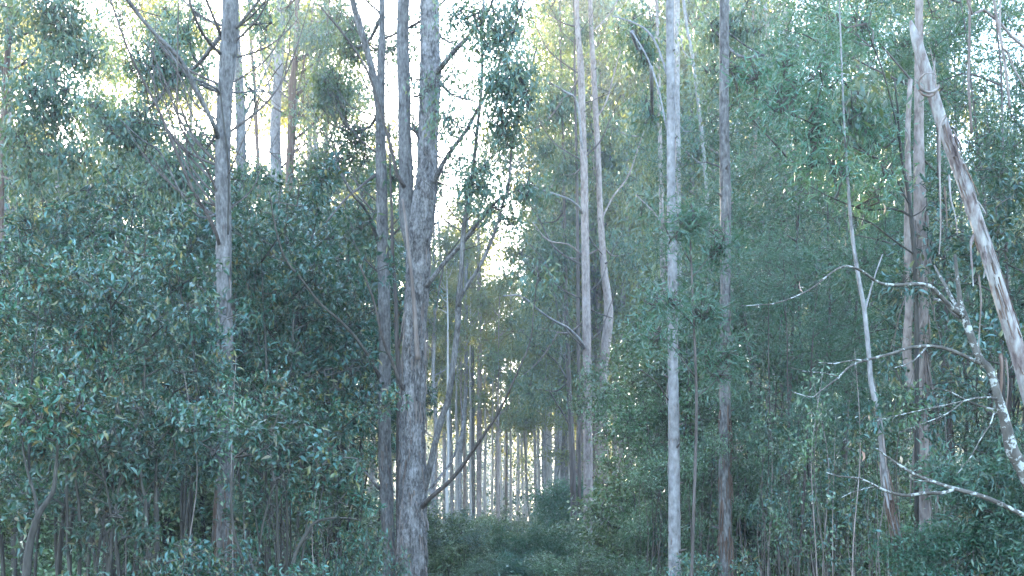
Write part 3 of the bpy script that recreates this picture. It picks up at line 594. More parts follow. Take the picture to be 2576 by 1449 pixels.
fallen, _, _ = traced('dead_branch', 'bare lichened dead branch arching low across the bottom right corner', 7.6, 'lichen_bark',
    [(2640, 1330, 13), (2600, 1308, 12), (2554, 1286, 11), (2516, 1267, 11), (2466, 1247, 10), (2415, 1233, 10), (2374, 1221, 9), (2313, 1199, 8), (2276, 1179, 7), (2232, 1149, 5), (2205, 1128, 3)],
    [([(2400, 1231, 9), (2368, 1240, 9), (2320, 1240, 9), (2279, 1247, 8), (2232, 1235, 7), (2205, 1220, 6), (2168, 1203, 5), (2110, 1198, 4), (2080, 1189, 3)], -.3),
     ([(2368, 1222, 5), (2340, 1212, 4), (2305, 1208, 3), (2270, 1196, 2)], -.2), ([(2205, 1222, 3), (2170, 1232, 3), (2140, 1240, 2), (2110, 1255, 2)], -.2)],
    [], top=0, ground=True, sides=12, step=.04, rough=.08, cat='branch', flare=1.0)

thin, skt, bt = traced('sapling_gum', 'thin pale sapling leaning left with rusty peeled base, behind the bare branches at lower right', 10.8, 'pale_bark',
    [(2275, 1449, 22), (2259, 1355, 20), (2249, 1315, 18), (2232, 1247, 16), (2222, 1162, 15), (2212, 1060, 15), (2191, 959, 13), (2188, 920, 12), (2175, 785, 11), (2160, 700, 10), (2145, 600, 9), (2134, 480, 8), (2128, 380, 6), (2122, 280, 5)],
    [([(2146, 610, 5), (2156, 680, 4), (2162, 740, 4)], -.2, 'branch', 'pale_bark'), ([(2175, 790, 5), (2190, 720, 4), (2220, 640, 3)], .3)], [(2130, 330, 60, 90, .6, 40)], top=2, sides=16, step=.06)
s_t, _ = resample([at(2275, 1449, 10.8), at(2240, 1290, 10.8), at(2222, 1162, 10.8), at(2212, 1060, 10.8)], [1] * 4, .04)
strips(thin, bt, s_t, lambda z: .033, .8, 2.3, 34, 'brown_bark', (.1, .5), (.012, .03), (.003, .03))
strips(thin, bt, s_t, lambda z: .033, .8, 3.0, 10, 'pink_bark', (.1, .4), (.012, .025), (.003, .02))

# hanging vines and strips of bark at the top right
for pts, wd, lab in [([(2439, -60), (2438, 100), (2436, 203), (2440, 270), (2445, 335)], 7, 'long straight strip of bark hanging plumb, leftmost of the hanging strips at the top right'),
                     ([(2498, -60), (2505, 20), (2523, 118), (2534, 200), (2540, 271)], 7, 'reddish strip of bark hanging at a slight slant at the top right'),
                     ([(2516, 78), (2535, 130), (2556, 180), (2580, 222)], 5, 'short thin vine slanting right beside the reddish hanging bark strip'),
                     ([(2436, 5), (2475, 25), (2513, 55), (2545, 90), (2590, 130)], 7, 'pale dead stick crossing behind the hanging strips at the top right')]:
    P = [at(x, y, 9.4 + .05 * q) for q, (x, y) in enumerate(pts)]
    ext = [P[0] + np.array([0, 0, 1.2])] if 'strip' in lab else []
    V, polys, _ = tube(ext + P, [wd / 2 / F * 9.4] * (len(P) + len(ext)), 6, .06, .12, .004)
    o = part('hanging_bark' if 'strip' in lab and 'vine' not in lab and 'stick' not in lab else ('hanging_vine' if 'vine' in lab else 'dead_stick'), V, polys, M['pink_bark' if 'reddish' in lab else 'strip_bark'], None)
    o['label'] = lab; o['category'] = 'vine' if 'vine' in lab else ('stick' if 'stick' in lab else 'bark strip')

def stubs(r, base, pts, D, n, mat='dark_bark'):
    P, R = to3(pts, D); Q, QR = resample(P, R, .1)
    for q in range(n):
        i = int(rng.integers(3, len(Q) - 3)); a = rng.uniform(-.2, 1.2) * math.pi; d = np.array([math.cos(a), -math.sin(a), rng.uniform(.1, .8)]); d = d / np.linalg.norm(d)
        l = QR[i] * rng.uniform(.35, 1.5)
        V, polys, _ = tube([Q[i] + d * QR[i] * .6, Q[i] + d * (QR[i] + l * .5), Q[i] + d * (QR[i] + l)], [QR[i] * .3, QR[i] * .2, QR[i] * rng.uniform(.05, .16)], 6, .05, .12)
        part('knot', V - base, polys, M[mat], r)
stubs(tA_[0], tA_[2], [(1697, 1449, 32), (1696, 1200, 29), (1694, 1000, 27), (1692, 850, 26), (1691, 690, 24), (1688, 470, 21), (1687, 240, 21), (1685, 0, 20)], 13.5, 16)
stubs(tB_[0], tB_[2], [(1826, 1449, 32), (1824, 1300, 31), (1823, 1160, 29), (1824, 1000, 27), (1824, 830, 25), (1825, 640, 26), (1825, 470, 28), (1822, 330, 24), (1822, 150, 23), (1822, 0, 23)], 15.0, 14)
stubs(tC_[0], tC_[2], [(1480, 1330, 25), (1480, 1200, 24), (1478, 1060, 22), (1477, 900, 22), (1474, 720, 22), (1471, 548, 20), (1470, 440, 19), (1466, 330, 17), (1461, 170, 17), (1454, 80, 13), (1451, 0, 12)], 30.0, 14)
stubs(tD_[0], tD_[2], [(1521, 1330, 21), (1520, 1150, 21), (1518, 980, 21), (1522, 890, 23), (1531, 800, 24), (1528, 740, 20), (1520, 680, 18), (1514, 600, 17), (1508, 500, 15), (1505, 400, 14), (1497, 250, 14), (1490, 120, 13), (1485, 0, 11)], 31.0, 10)
sA, _ = resample([at(1697, 1449, 13.5), at(1692, 850, 13.5), at(1687, 240, 13.5)], [1] * 3, .05); strips(tA_[0], tA_[2], sA, lambda z: .066, .9, 6.5, 40, 'pink_bark', (.05, .3), (.006, .02), (.002, .015))
sB, _ = resample([at(1826, 1449, 15), at(1824, 1000, 15), at(1824, 400, 15)], [1] * 3, .05); strips(tB_[0], tB_[2], sB, lambda z: np.interp(z, [0, 2.5, 6], [.095, .078, .07]), .8, 3.4, 60, 'brown_bark', (.1, .5), (.01, .03), (.003, .03))
strips(tB_[0], tB_[2], sB, lambda z: np.interp(z, [0, 2.5, 6], [.095, .078, .07]), 3, 6.5, 30, 'strip_bark', (.06, .3), (.008, .02), (.002, .015))

def fine_branches(tr, pts, D, n, y0, y1, sides=(-1, 1), L=(.7, 2.0), mat='dark_bark', r0=.014):
    """thin ascending boughs, each with a few forks"""
    r, base = tr[0], tr[2]
    P, R = to3(pts, D); Q, QR = resample(P, R, .08)
    za, zb = CAMH + (HY - y0) / F * D, CAMH + (HY - y1) / F * D
    ok = np.nonzero((Q[:, 2] > min(za, zb)) & (Q[:, 2] < max(za, zb)))[0]
    for q in range(n):
        i = int(rng.choice(ok)); s = sides[q % len(sides)]; l = rng.uniform(*L); el = rng.uniform(.55, 1.15); yy = rng.uniform(-.5, .6)
        d = norm(np.array([s * math.cos(el), yy * math.cos(el), math.sin(el)]))
        rr = min(QR[i] * .35, r0 * rng.uniform(.6, 1.3) * (l / 1.3) ** .5)
        p0 = Q[i]; p1 = p0 + d * l * .35 + np.array([s * .06 * l, 0, -.03 * l]); p2 = p0 + d * l * .7 + rng.normal(0, .03 * l, 3); p3 = p0 + d * l + np.array([-s * .03 * l, 0, .12 * l]) + rng.normal(0, .03 * l, 3)
        ps = []
        v, pl, c0 = tube([p0, p1, p2, p3], [rr, rr * .75, rr * .5, rr * .18], 6, .1, .05, .008); ps.append((v, pl))
        for k in range(int(rng.integers(2, 5))):
            j = int(rng.integers(len(c0) // 4, len(c0) - 2)); d2 = norm(d + rng.normal(0, .42, 3) + np.array([0, 0, .1])); l2 = l * rng.uniform(.18, .45)
            v, pl, _ = tube([c0[j], c0[j] + d2 * l2 * .5 + rng.normal(0, .02, 3), c0[j] + d2 * l2 + np.array([0, 0, .1 * l2])], [rr * .42, rr * .3, rr * .12], 4, .1, 0, .006); ps.append((v, pl))
        V, polys = join(ps); part('branch', V - base, polys, M[mat], r)
t3_ = (t3, sk3, b3); t8_ = (t8, sk8, b8); main_ = (main, sk, mb)
fine_branches(t3_, [(563, 600, 38), (560, 440, 38), (562, 330, 37), (567, 220, 38), (575, 120, 44), (580, 0, 40)], 14, 20, 560, 20, (-1, -1, 1), (.7, 2.0))
fine_branches(t8_, [(966, 751, 30), (961, 548, 28), (959, 440, 28), (957, 270, 24), (961, 100, 17), (961, 0, 15)], 16.6, 16, 700, 30, (-1, -1, -1, 1), (.6, 1.9))
fine_branches(main_, [(1054, 600, 62), (1074, 440, 51), (1077, 340, 49), (1083, 170, 53), (1081, 0, 46)], 16, 8, 620, 20, (1,), (.6, 1.5))
fine_branches(main_, [(1153, 755, 15), (1163, 669, 12), (1171, 547, 12), (1185, 460, 10), (1200, 320, 8), (1212, 180, 7)], 15, 12, 720, 120, (1, -1, 1), (.4, 1.2), 'dark_bark', .009)
fine_branches(tC_, [(1480, 1200, 24), (1477, 900, 22), (1471, 548, 20), (1466, 330, 17), (1451, 0, 12)], 30, 14, 1000, 40, (-1, 1, -1), (1.2, 3.2), 'dark_bark', .02)
fine_branches(tE_, [(726, 700, 22), (727, 560, 21), (728, 470, 21), (731, 380, 21), (736, 280, 22), (735, 220, 20), (742, 160, 15), (746, 60, 11), (748, 0, 10)], 32.0, 22, 450, 20, (1, -1, 1), (1.0, 3.0), 'dark_bark', .02)
fine_branches(tF_, [(2, 620, 15), (3, 480, 15), (5, 380, 15), (10, 280, 14), (18, 150, 14), (25, 0, 12)], 20.0, 12, 450, 20, (1,), (1.0, 3.0), 'dark_bark', .02)
fine_branches(tG_, [(700, 700, 32), (698, 560, 30), (695, 430, 29), (692, 340, 27), (697, 230, 25), (704, 110, 22), (706, 0, 19)], 33.0, 8, 450, 20, (-1, 1), (1.0, 3.0), 'dark_bark', .02)

# ------------------------------------------------------------------ kinds of plant that repeat (built once, copied with their parts)
def gum_proto(label, H, z0, kind, bark, nb, ncl, sides=10, spread=1.7):
    r = root('gum_tree', (0, 0, 0), label, 'tree')
    lean = rng.uniform(-.02, .02, 2); P = []
    for t in np.linspace(0, 1, 9):
        P.append([lean[0] * H * t + rng.normal(0, .05) * (t > 0), lean[1] * H * t + rng.normal(0, .05) * (t > 0), -.3 + (H + .3) * t])
    R = [.17 * (1 - .82 * t) + (.04 if t == 0 else 0) for t in np.linspace(0, 1, 9)]
    V, polys, Pt = tube(P, R, sides, .8, .03); part('trunk', V, polys, M[bark], r)
    sk = [Pt[Pt[:, 2] > z0 * .8]]; blobs = []
    parts = []
    for q in range(nb):
        z = z0 + (H * .93 - z0) * (q + rng.uniform(0, .9)) / nb
        c0 = Pt[np.argmin(np.abs(Pt[:, 2] - z))]; a = rng.uniform(0, 6.28)
        l = spread * (1.15 - .55 * (z - z0) / (H - z0)) * rng.uniform(.7, 1.3)
        d = np.array([math.cos(a), math.sin(a), 0])
        e = c0 + d * l + np.array([0, 0, l * rng.uniform(.7, 1.3)]); m_ = c0 + d * l * .45 + np.array([0, 0, l * .3])
        t = tube([c0, m_, e], [.05, .035, .012], 5, .4, 0, .02); parts.append((t[0], t[1])); sk.append(t[2])
        s = rng.uniform(.75, 1.25); blobs.append((e + np.array([0, 0, .1]), np.array([1.0, 1.0, .8]) * s * spread / 1.7, ncl * s))
    blobs.append((P[-1], np.array([.9, .9, 1.0]) * spread / 1.7, ncl))
    for v, p in parts: part('branch', v, p, M[bark], r)
    cr = bpy.data.objects.new('crown', crown_mesh('crown', blobs, kind, np.vstack(sk), 1.0, .008)); link(cr, r)
    return r

def shrub_proto(name, label, cat, H, R, z0, kind, bark, nst, ncl, r0=.03, lean=.25, dens=1.0, twig=.004, nside=3):
    r = root(name, (0, 0, 0), label, cat)
    sk, blobs = [], []
    for q in range(nst):
        a = 6.28 * q / nst + rng.uniform(-.5, .5); l = rng.uniform(.3, 1) * R * .75
        d = np.array([math.cos(a), math.sin(a), 0]); h = H * rng.uniform(.72, .97)
        b0 = d * .08 * (nst > 1) + np.array([0, 0, -.2])
        P = [b0, b0 + d * l * .2 + np.array([0, 0, h * .3]) + rng.normal(0, .06, 3), d * l * .6 + np.array([0, 0, h * .65]) + rng.normal(0, .1, 3), d * l + np.array([0, 0, h])]
        V, polys, Pt = tube(P, [r0, r0 * .75, r0 * .5, r0 * .15], 8, .2, .04, .012); part('stem', V, polys, M[bark], r)
        sk.append(Pt[Pt[:, 2] > z0 * .7])
        for s in range(nside):
            z = z0 + (h - z0) * (s + rng.uniform(.1, .9)) / nside
            c0 = Pt[np.argmin(np.abs(Pt[:, 2] - z))]; a2 = a + rng.uniform(-1.6, 1.6); l2 = R * rng.uniform(.35, .75)
            d2 = np.array([math.cos(a2), math.sin(a2), 0]); e = c0 + d2 * l2 + np.array([0, 0, l2 * rng.uniform(.2, .7)])
            t = tube([c0, c0 + d2 * l2 * .5 + np.array([0, 0, l2 * .3]), e], [r0 * .4, r0 * .28, r0 * .1], 5, .2, 0, .015)
            part('branch', t[0], t[1], M[bark], r); sk.append(t[2])
            blobs.append((e, np.array([.55, .55, .48]) * R * .75 * rng.uniform(.8, 1.25), ncl))
        blobs.append((P[-1], np.array([.5, .5, .5]) * R * .7, ncl))
    link(bpy.data.objects.new('foliage', crown_mesh('foliage', blobs, kind, np.vstack(sk), dens, twig)), r)
    return r

def place(proto, x, D, ytop=None, H0=None, rz=None, label=None, group=None, used={}, squash=1.0):
    X0 = (x - CX) / F * D; gz = float(terrain(X0, D)) - .05
    sc = 1.0
    if ytop is not None: sc = (CAMH + (HY - ytop) / F * D) / H0
    sc3 = (sc * squash, sc * squash, sc)
    if rz is None: rz = rng.uniform(0, 6.28)
    if proto.name not in used:
        used[proto.name] = 1; proto.location = (X0, D, gz); proto.rotation_euler = (0, 0, rz); proto.scale = sc3
        if label: proto['label'] = label
        if group: proto['group'] = group
        return proto
    return copy_tree(proto, (X0, D, gz), rz, sc3, label, group)

# ---- left: broad leaved understorey
LB = 'dark green broad leaved shrub, one of the dense thicket filling the left foreground'
GB = 'broad leaved shrubs massed on the left'
B1 = shrub_proto('broad_leaved_shrub', LB, 'shrub', 5.2, 1.05, 1.9, 'broad', 'shrub_bark', 4, 28)
B2 = shrub_proto('broad_leaved_shrub', LB, 'shrub', 5.2, 1.0, 1.8, 'broad_n', 'shrub_bark', 5, 25)
B3 = shrub_proto('broad_leaved_shrub', LB, 'shrub', 5.2, 1.1, 2.0, 'broad', 'shrub_bark', 3, 29, nside=4)
B5 = shrub_proto('broad_leaved_shrub', LB, 'shrub', 3.4, .62, 1.5, 'broad', 'shrub_bark', 3, 13)
front = []
for q, (x, D, yt, lb) in enumerate([
        (40, 11, 640, 'broad leaved shrub cut by the left edge, behind the forked dark trunk'),
        (165, 12.5, 560, 'tall broad leaved shrub over the forked dark trunk at bottom left'),
        (290, 11.6, 640, 'broad leaved shrub above the S bent dark stem at left'),
        (320, 12.8, 600, 'broad leaved shrub left of the tall straight gum, over the thick dark stem'),
        (480, 15.5, 560, 'broad leaved shrub close behind the left side of the tall straight gum'),
        (665, 15.5, 540, 'broad leaved shrub close behind the right side of the tall straight gum'),
        (700, 16.5, 600, 'broad leaved shrub above the curving dark stem in the left thicket'),
        (800, 18.5, 600, 'rightmost tall broad leaved shrub of the left thicket, beside the grey gum'),
        (215, 10.5, 900, 'lower front shrub spreading its leaves right of the forked dark trunk'),
        (275, 10.2, 980, 'lower front shrub with pale glossy leaves around the S bent stem'),
        (735, 11.5, 960, 'lower front shrub with leaves over the thin dark paired stems'),
        (750, 12, 960, 'lower front shrub in front of the left grey gum trunk')]):
    nr = D < 11.8 and yt > 800
    front.append(place(B5 if nr else (B1, B2, B3)[q % 3], x, D, yt, 3.4 if nr else 5.2, None, lb, GB))
LB2 = 'taller broad leaved shrub in the second row behind the left foreground thicket'
for q, (x, D, yt) in enumerate([(30, 18, 470), (150, 19, 490), (280, 18, 470), (400, 20, 480), (560, 20, 500), (690, 19, 490), (780, 21, 500), (860, 22, 620), (915, 25, 830), (100, 24, 330), (300, 25, 370), (430, 24, 400), (650, 25, 410), (760, 26, 390), (850, 24, 470)]):
    place((B1, B2, B3)[(q + 1) % 3], x, D, yt, 5.2, None, LB2, 'second row of broad leaved shrubs on the left')
low = shrub_proto('low_shrub', 'low broad leaved shrub', 'shrub', 1.7, .75, .4, 'broad_s', 'shrub_bark', 4, 14, r0=.012)
for x, D, yt, lb in [(560, 9.6, 1350, 'low leafy shrub at the foot of the straight gum left of centre'), (480, 10.5, 1380, 'low leafy shrub left of the foot of the straight gum left of centre'),
                     (900, 11, 1340, 'low leafy shrub before the foot of the straight gum beside the largest forked gum'), (945, 12, 1395, 'low leafy shrub overlapping the left foot of the largest forked gum'),
                     (700, 9.5, 1420, 'low leafy shrub in front of the bent dark stems on the left'), (240, 9.5, 1420, 'low leafy shrub right of the forked dark stem at bottom left'),
                     (2420, 10.5, 1400, 'low glossy shrub below the low bare arching branch at bottom right'),
                     (1790, 12.5, 1415, 'low glossy shrub right of the foot of the pale lilac grey trunk')]:
    place(low, x, D, yt, 1.7, None, lb, 'low glossy shrubs along the bottom', squash=.6 if 850 < x < 1000 else 1)

def stems(name, label, D, lines, mat='shrub_bark', cat='shrub', blobs=()):
    return traced(name, label, D, mat, lines[0], [(l, .2) for l in lines[1:]], blobs, 'broad', 12, .06, .05, top=0, cat=cat, crown_name='foliage')
stems('shrub_trunk', 'dark bent shrub trunk forking in two at the bottom left corner', 9.4,
      [[(66, 1449, 21), (72, 1390, 19), (80, 1345, 17), (96, 1297, 15), (116, 1265, 13), (132, 1240, 11), (138, 1205, 10), (143, 1150, 7), (150, 1060, 4)], [(94, 1303, 9), (86, 1250, 8), (72, 1196, 7), (62, 1140, 5), (50, 1050, 3)], [(140, 1190, 4), (160, 1150, 3), (190, 1110, 2)]],
      blobs=[(150, 1030, 60, 126, 0, 27), (60, 1030, 60, 126, 0, 24), (190, 1070, 50, 84, 0, 12)])
stems('shrub_trunk', 'dark slim shrub stem with an S bend, left one of two near the bottom left', 10.2,
      [[(382, 1449, 12), (374, 1370, 11), (367, 1300, 10), (366, 1260, 9), (356, 1215, 7), (348, 1160, 4)], [(368, 1290, 5), (345, 1240, 4), (335, 1190, 3)]], blobs=[(345, 1100, 60, 105, 0, 24)])
stems('shrub_trunk', 'thicker upright dark shrub stem just right of the S bent stem near the bottom left', 10.6,
      [[(398, 1449, 15), (395, 1380, 14), (393, 1290, 13), (392, 1220, 8), (394, 1140, 4)], [(392, 1260, 5), (420, 1200, 4), (440, 1150, 3)]], blobs=[(410, 1090, 60, 105, 0, 27)])
stems('shrub_trunk', 'wavy slender dark stem forking high, in front of the straight gum left of centre', 9.8,
      [[(614, 1449, 8), (604, 1390, 8), (590, 1345, 7), (583, 1290, 7), (582, 1215, 6), (590, 1150, 3)], [(582, 1220, 4), (560, 1180, 4), (541, 1135, 3)], [(583, 1225, 3), (600, 1180, 3), (606, 1150, 2)]], blobs=[(515, 1090, 50, 80, 0, 22), (648, 1080, 44, 80, 0, 18)])
stems('shrub_trunk', 'curving dark stem arching right at the foot of the left thicket', 10.2,
      [[(733, 1449, 11), (745, 1390, 9), (770, 1345, 8), (790, 1316, 7), (830, 1304, 6), (872, 1303, 4), (910, 1310, 2)], [(755, 1370, 5), (795, 1330, 4), (805, 1270, 4), (815, 1210, 3)]], blobs=[(820, 1150, 50, 84, 0, 16)])
stems('shrub_trunk', 'straight pair of thin dark stems between the wavy stem and the arching stem', 11,
      [[(650, 1449, 6), (655, 1360, 6), (668, 1290, 5), (690, 1215, 4)], [(655, 1380, 4), (640, 1300, 4), (632, 1230, 3)], [(668, 1320, 4), (700, 1270, 3), (720, 1220, 2)]], blobs=[(690, 1140, 50, 84, 0, 16)])

# ---- right: feathery wattles
GW = 'feathery wattles crowding the right side'
W1 = shrub_proto('wattle_tree', 'x', 'tree', 8.5, 1.5, 2.4, 'wattle', 'dark_bark', 3, 46, r0=.04, twig=.003, nside=5)
W2 = shrub_proto('wattle_tree', 'x', 'tree', 8.5, 1.35, 2.2, 'wattle', 'dark_bark', 4, 38, r0=.032, twig=.003, nside=5)
for q, (x, D, yt, lb) in enumerate([
        (1960, 19, 30, 'feathery wattle just right of the grey straight gum with red brown base'),
        (2080, 18, -60, 'feathery wattle filling the space left of the thin pale leaning sapling'),
        (2200, 20, 170, 'feathery wattle between the thin pale sapling and the pinkish double trunk'),
        (2330, 21, -150, 'feathery wattle close behind the pinkish double trunk'),
        (2430, 14, -220, 'dark feathery wattle right of the leaning dead trunk top'),
        (2550, 13, -260, 'dark feathery wattle at the top right edge behind the hanging bark strips'),
        (1890, 22, 300, 'feathery wattle behind the right side of the grey straight gum'),
        (2130, 24, 0, 'tall feathery wattle far back behind the thin pale leaning sapling'),
        (2480, 19, -200, 'feathery wattle deep in the shade behind the hanging bark strips'),
        (1985, 15.5, 560, 'low bright feathery wattle in front, left of the thin pale leaning sapling')]):
    place((W1, W2)[q % 2], x, D, yt, 8.5, None, lb, GW)
LR = 'dark broad leaved shrub in the shadow behind the leaning dead trunk at the far right'
for q, (x, D, yt) in enumerate([(2500, 13.5, 520), (2600, 11, 400), (2640, 10, 900)]):
    place((B2, B3)[q % 2], x, D, yt, 5.2, None, LR, 'broad leaved shrubs at the far right')
traced('wattle_tree', 'wattle with thin black forked stem and bare arching branches, before the pinkish double trunk', 11.4, 'shrub_bark',
    [(2306, 1100, 11), (2306, 900, 11), (2305, 785, 11), (2300, 640, 11), (2294, 570, 11), (2284, 480, 9), (2272, 420, 8), (2262, 340, 6), (2258, 270, 5), (2250, 200, 4)],
    [([(2292, 545, 6), (2268, 530, 6), (2230, 524, 6), (2180, 528, 5), (2150, 520, 5), (2120, 510, 4), (2075, 490, 3), (2040, 470, 2)], -.8), ([(2294, 545, 4), (2320, 530, 3), (2340, 505, 2)], -.2),
     ([(2290, 520, 5), (2240, 420, 5), (2180, 390, 5), (2110, 355, 4), (2070, 330, 4), (2030, 305, 3.5), (1990, 290, 3), (1950, 280, 2.5), (1925, 260, 2)], -1), ([(2200, 400, 4), (2120, 330, 4), (2040, 250, 3.5), (1990, 195, 3), (1950, 150, 2)], -.5),
     ([(2264, 360, 5), (2240, 260, 4), (2215, 160, 4), (2195, 110, 3), (2180, 60, 2)], -.4), ([(2300, 640, 5), (2240, 600, 4), (2190, 560, 4), (2130, 540, 3)], -.5)],
    [(2080, 380, 90, 70, -.6, 55), (1970, 230, 80, 70, -.8, 49), (2070, 240, 70, 60, -.6, 38), (2160, 470, 80, 60, -.5, 44), (2200, 330, 50, 50, 0, 22), (2130, 60, 70, 60, 0, 33)], 'wattle', 12, .08, .05, top=0, crown_name='foliage')

traced('wattle_tree', 'thin feathery wattle whose sprays cross in front of the pale lilac grey trunk', 11.5, 'dark_bark',
    [(1740, 1449, 8), (1748, 1200, 8), (1752, 1000, 7), (1745, 800, 6), (1738, 640, 4), (1735, 560, 3)],
    [([(1750, 950, 4), (1700, 880, 3), (1660, 840, 2)], -.3), ([(1746, 820, 4), (1710, 780, 3), (1680, 760, 2)], -.3), ([(1738, 660, 3), (1700, 600, 2)], -.2), ([(1740, 700, 3), (1790, 640, 2)], .2), ([(1752, 1000, 3), (1810, 950, 2)], .2)],
    [(1738, 570, 50, 36, 0, 34), (1690, 600, 26, 16, -.2, 8), (1680, 780, 60, 34, -.3, 22), (1800, 620, 46, 40, .2, 28), (1640, 850, 46, 30, -.3, 18), (1800, 930, 60, 44, .2, 34), (1770, 780, 50, 50, .2, 34)], 'wattle', 10, .1, .04, top=0, crown_name='foliage')

# ---- right of centre: small leaved bushes, low bushes along the gully
S1 = shrub_proto('small_leaved_bush', 'x', 'bush', 5.0, .95, 1.2, 'small', 'dark_bark', 5, 30, r0=.025, twig=.003)
S3 = shrub_proto('small_leaved_bush', 'x', 'bush', 5.0, 1.5, .8, 'mid', 'dark_bark', 5, 30, r0=.03, twig=.005)
B4 = shrub_proto('broad_leaved_shrub', 'x', 'shrub', 3.2, 1.1, .25, 'mid', 'shrub_bark', 6, 26, r0=.02, twig=.004)
S2 = shrub_proto('small_leaved_bush', 'x', 'bush', 5.0, .85, 1.0, 'small', 'dark_bark', 4, 36, r0=.025, twig=.003)
for q, (x, D, yt, sq, lb) in enumerate([
        (1655, 17.5, 900, .62, 'olive small leaved bush left of the pale lilac grey trunk'),
        (1640, 19, 760, .6, 'tall olive small leaved bush behind the left side of the pale lilac grey trunk'),
        (1760, 18, 790, .6, 'tall olive small leaved bush between the two straight trunks on the right'),
        (1860, 17.5, 930, .7, 'small leaved bush behind the red brown base of the grey straight gum'),
        (1740, 21, 640, .6, 'highest small leaved bush, showing just right of the pale lilac grey trunk'),
        (1645, 16, 1090, .7, 'lower small leaved bush between the brownish gum and the pale lilac grey trunk'),
        (1770, 15.5, 1080, .62, 'lower small leaved bush between the two straight trunks on the right'),
        (1900, 20, 700, .7, 'small leaved bush right of the grey straight gum'),
        (1600, 23, 880, .55, 'slim small leaved bush right of the crooked gum')]):
    place((S1, S2)[q % 2], x, D, yt, 5.0, None, lb, 'small leaved bushes right of centre')
for q, (x, D, yt) in enumerate([(1170, 24, 1350), (1215, 27, 1350), (1255, 23, 1390), (1300, 29, 1335), (1240, 34, 1325), (1190, 31, 1320), (1285, 20, 1420), (1120, 20, 1380), (1350, 30, 1330), (1330, 36, 1310), (1090, 21, 1300), (1150, 23, 1330), (1270, 26, 1320), (1410, 26, 1310), (1480, 27, 1345), (1380, 18, 1400), (1210, 18, 1400), (1125, 24, 1285), (1180, 27, 1270), (1235, 30, 1300), (1550, 26, 1350), (1620, 21, 1290), (1450, 30, 1310), (1160, 20, 1340), (1230, 21, 1370), (1620, 17, 1300), (1560, 17, 1415), (1280, 38, 1290), (1380, 40, 1280), (1490, 38, 1270), (1100, 34, 1280), (1200, 42, 1290)]):
    place((S3, B4, B3)[q % 3] if D > 19 else S1, x, D, yt, (5.2, 3.2, 5.2)[q % 3] if D > 19 else 5.0, None, 'dark green bush low in the gully between the trunks', 'low bushes along the gully', squash=1.15)
for q in range(64):
    x = -60 + 2700 * (q + rng.uniform(0, 1)) / 64; D = rng.uniform(24, 70)
    yt = rng.uniform(1120, 1250) if not 1060 < x < 1580 else rng.uniform(1260, 1300)
    place((S3, B3, S3, B1)[q % 4], x, D, yt, 5.2, None, 'bush in the dim understorey behind the front trunks', 'bushes in the dim understorey', squash=1.2)
for q in range(20):
    x = -30 + 880 * (q + rng.uniform(0, 1)) / 13 if q < 13 else rng.uniform(1620, 2450); D = rng.uniform(18.5, 26)
    place(B4, x, D, rng.uniform(1090, 1230), 3.2, None, 'low dense bush filling the shade behind the bare front stems', 'low bushes behind the front stems', squash=1.2)
T1 = shrub_proto('rounded_bush', 'x', 'bush', 3.0, 1.1, .3, 'needle', 'dark_bark', 6, 44, r0=.02, twig=.003, nside=4)
place(T1, 1335, 21, 1345, 3.0, 0, 'rounded grey green fine leaved bush standing alone at the bottom centre', None)
place(T1, 1300, 19, 1405, 3.0, 2, 'smaller grey green fine leaved bush at the left foot of the rounded one, bottom centre', None)
place(S1, 1425, 16.5, 1375, 5.0, 1, 'light olive bush with small glossy leaves at the bottom right of centre', None, squash=2.2)
place(T1, 1440, 34, 1215, 3.0, 4, 'pale green soft leaved bush further down the gully, in front of distant pale trunks', None)
place(T1, 2560, 10.5, 1230, 3.0, 1, 'fine leaved bush at the lower right edge under the lichen spotted tree', None)
place(T1, 2440, 10.5, 1400, 3.0, 3, 'fine leaved bush at the bottom edge near the right corner', None)

# ---- crowd of thin saplings
def sapling_proto(H, nl):
    r = root('thin_sapling', (0, 0, 0), 'x', 'sapling')
    V, polys, Pt = tube([[0, 0, -.1], [rng.normal(0, .05), rng.normal(0, .05), H * .35], [rng.normal(0, .1), rng.normal(0, .1), H * .7], [rng.normal(0, .15), rng.normal(0, .15), H]], [.010, .008, .006, .002], 6, .25, .05, .005)
    part('stem', V, polys, M['pink_bark' if nl % 2 else 'twig'], r)
    link(bpy.data.objects.new('foliage', crown_mesh('foliage', [(Pt[-4], np.array([.22, .22, .4]), nl), (Pt[len(Pt) // 2], np.array([.3, .3, .4]), nl // 3)], 'small' if nl % 3 else 'broad', Pt, 1, .002)), r)
    return r
SP = [sapling_proto(3.4, n) for n in (8, 9, 11, 14, 6)]
for q in range(190):
    x = rng.uniform(1600, 2480) if q < 165 else rng.uniform(80, 950); D = rng.uniform(10.5, 20)
    if 1600 <= x < 1900: D = rng.uniform(16, 22)
    place(SP[q % 5], x, D, rng.uniform(900, 1280), 3.4, None, 'thin straight sapling in the crowded understorey of bare sticks', 'thin saplings crowded in the understorey', squash=.9)

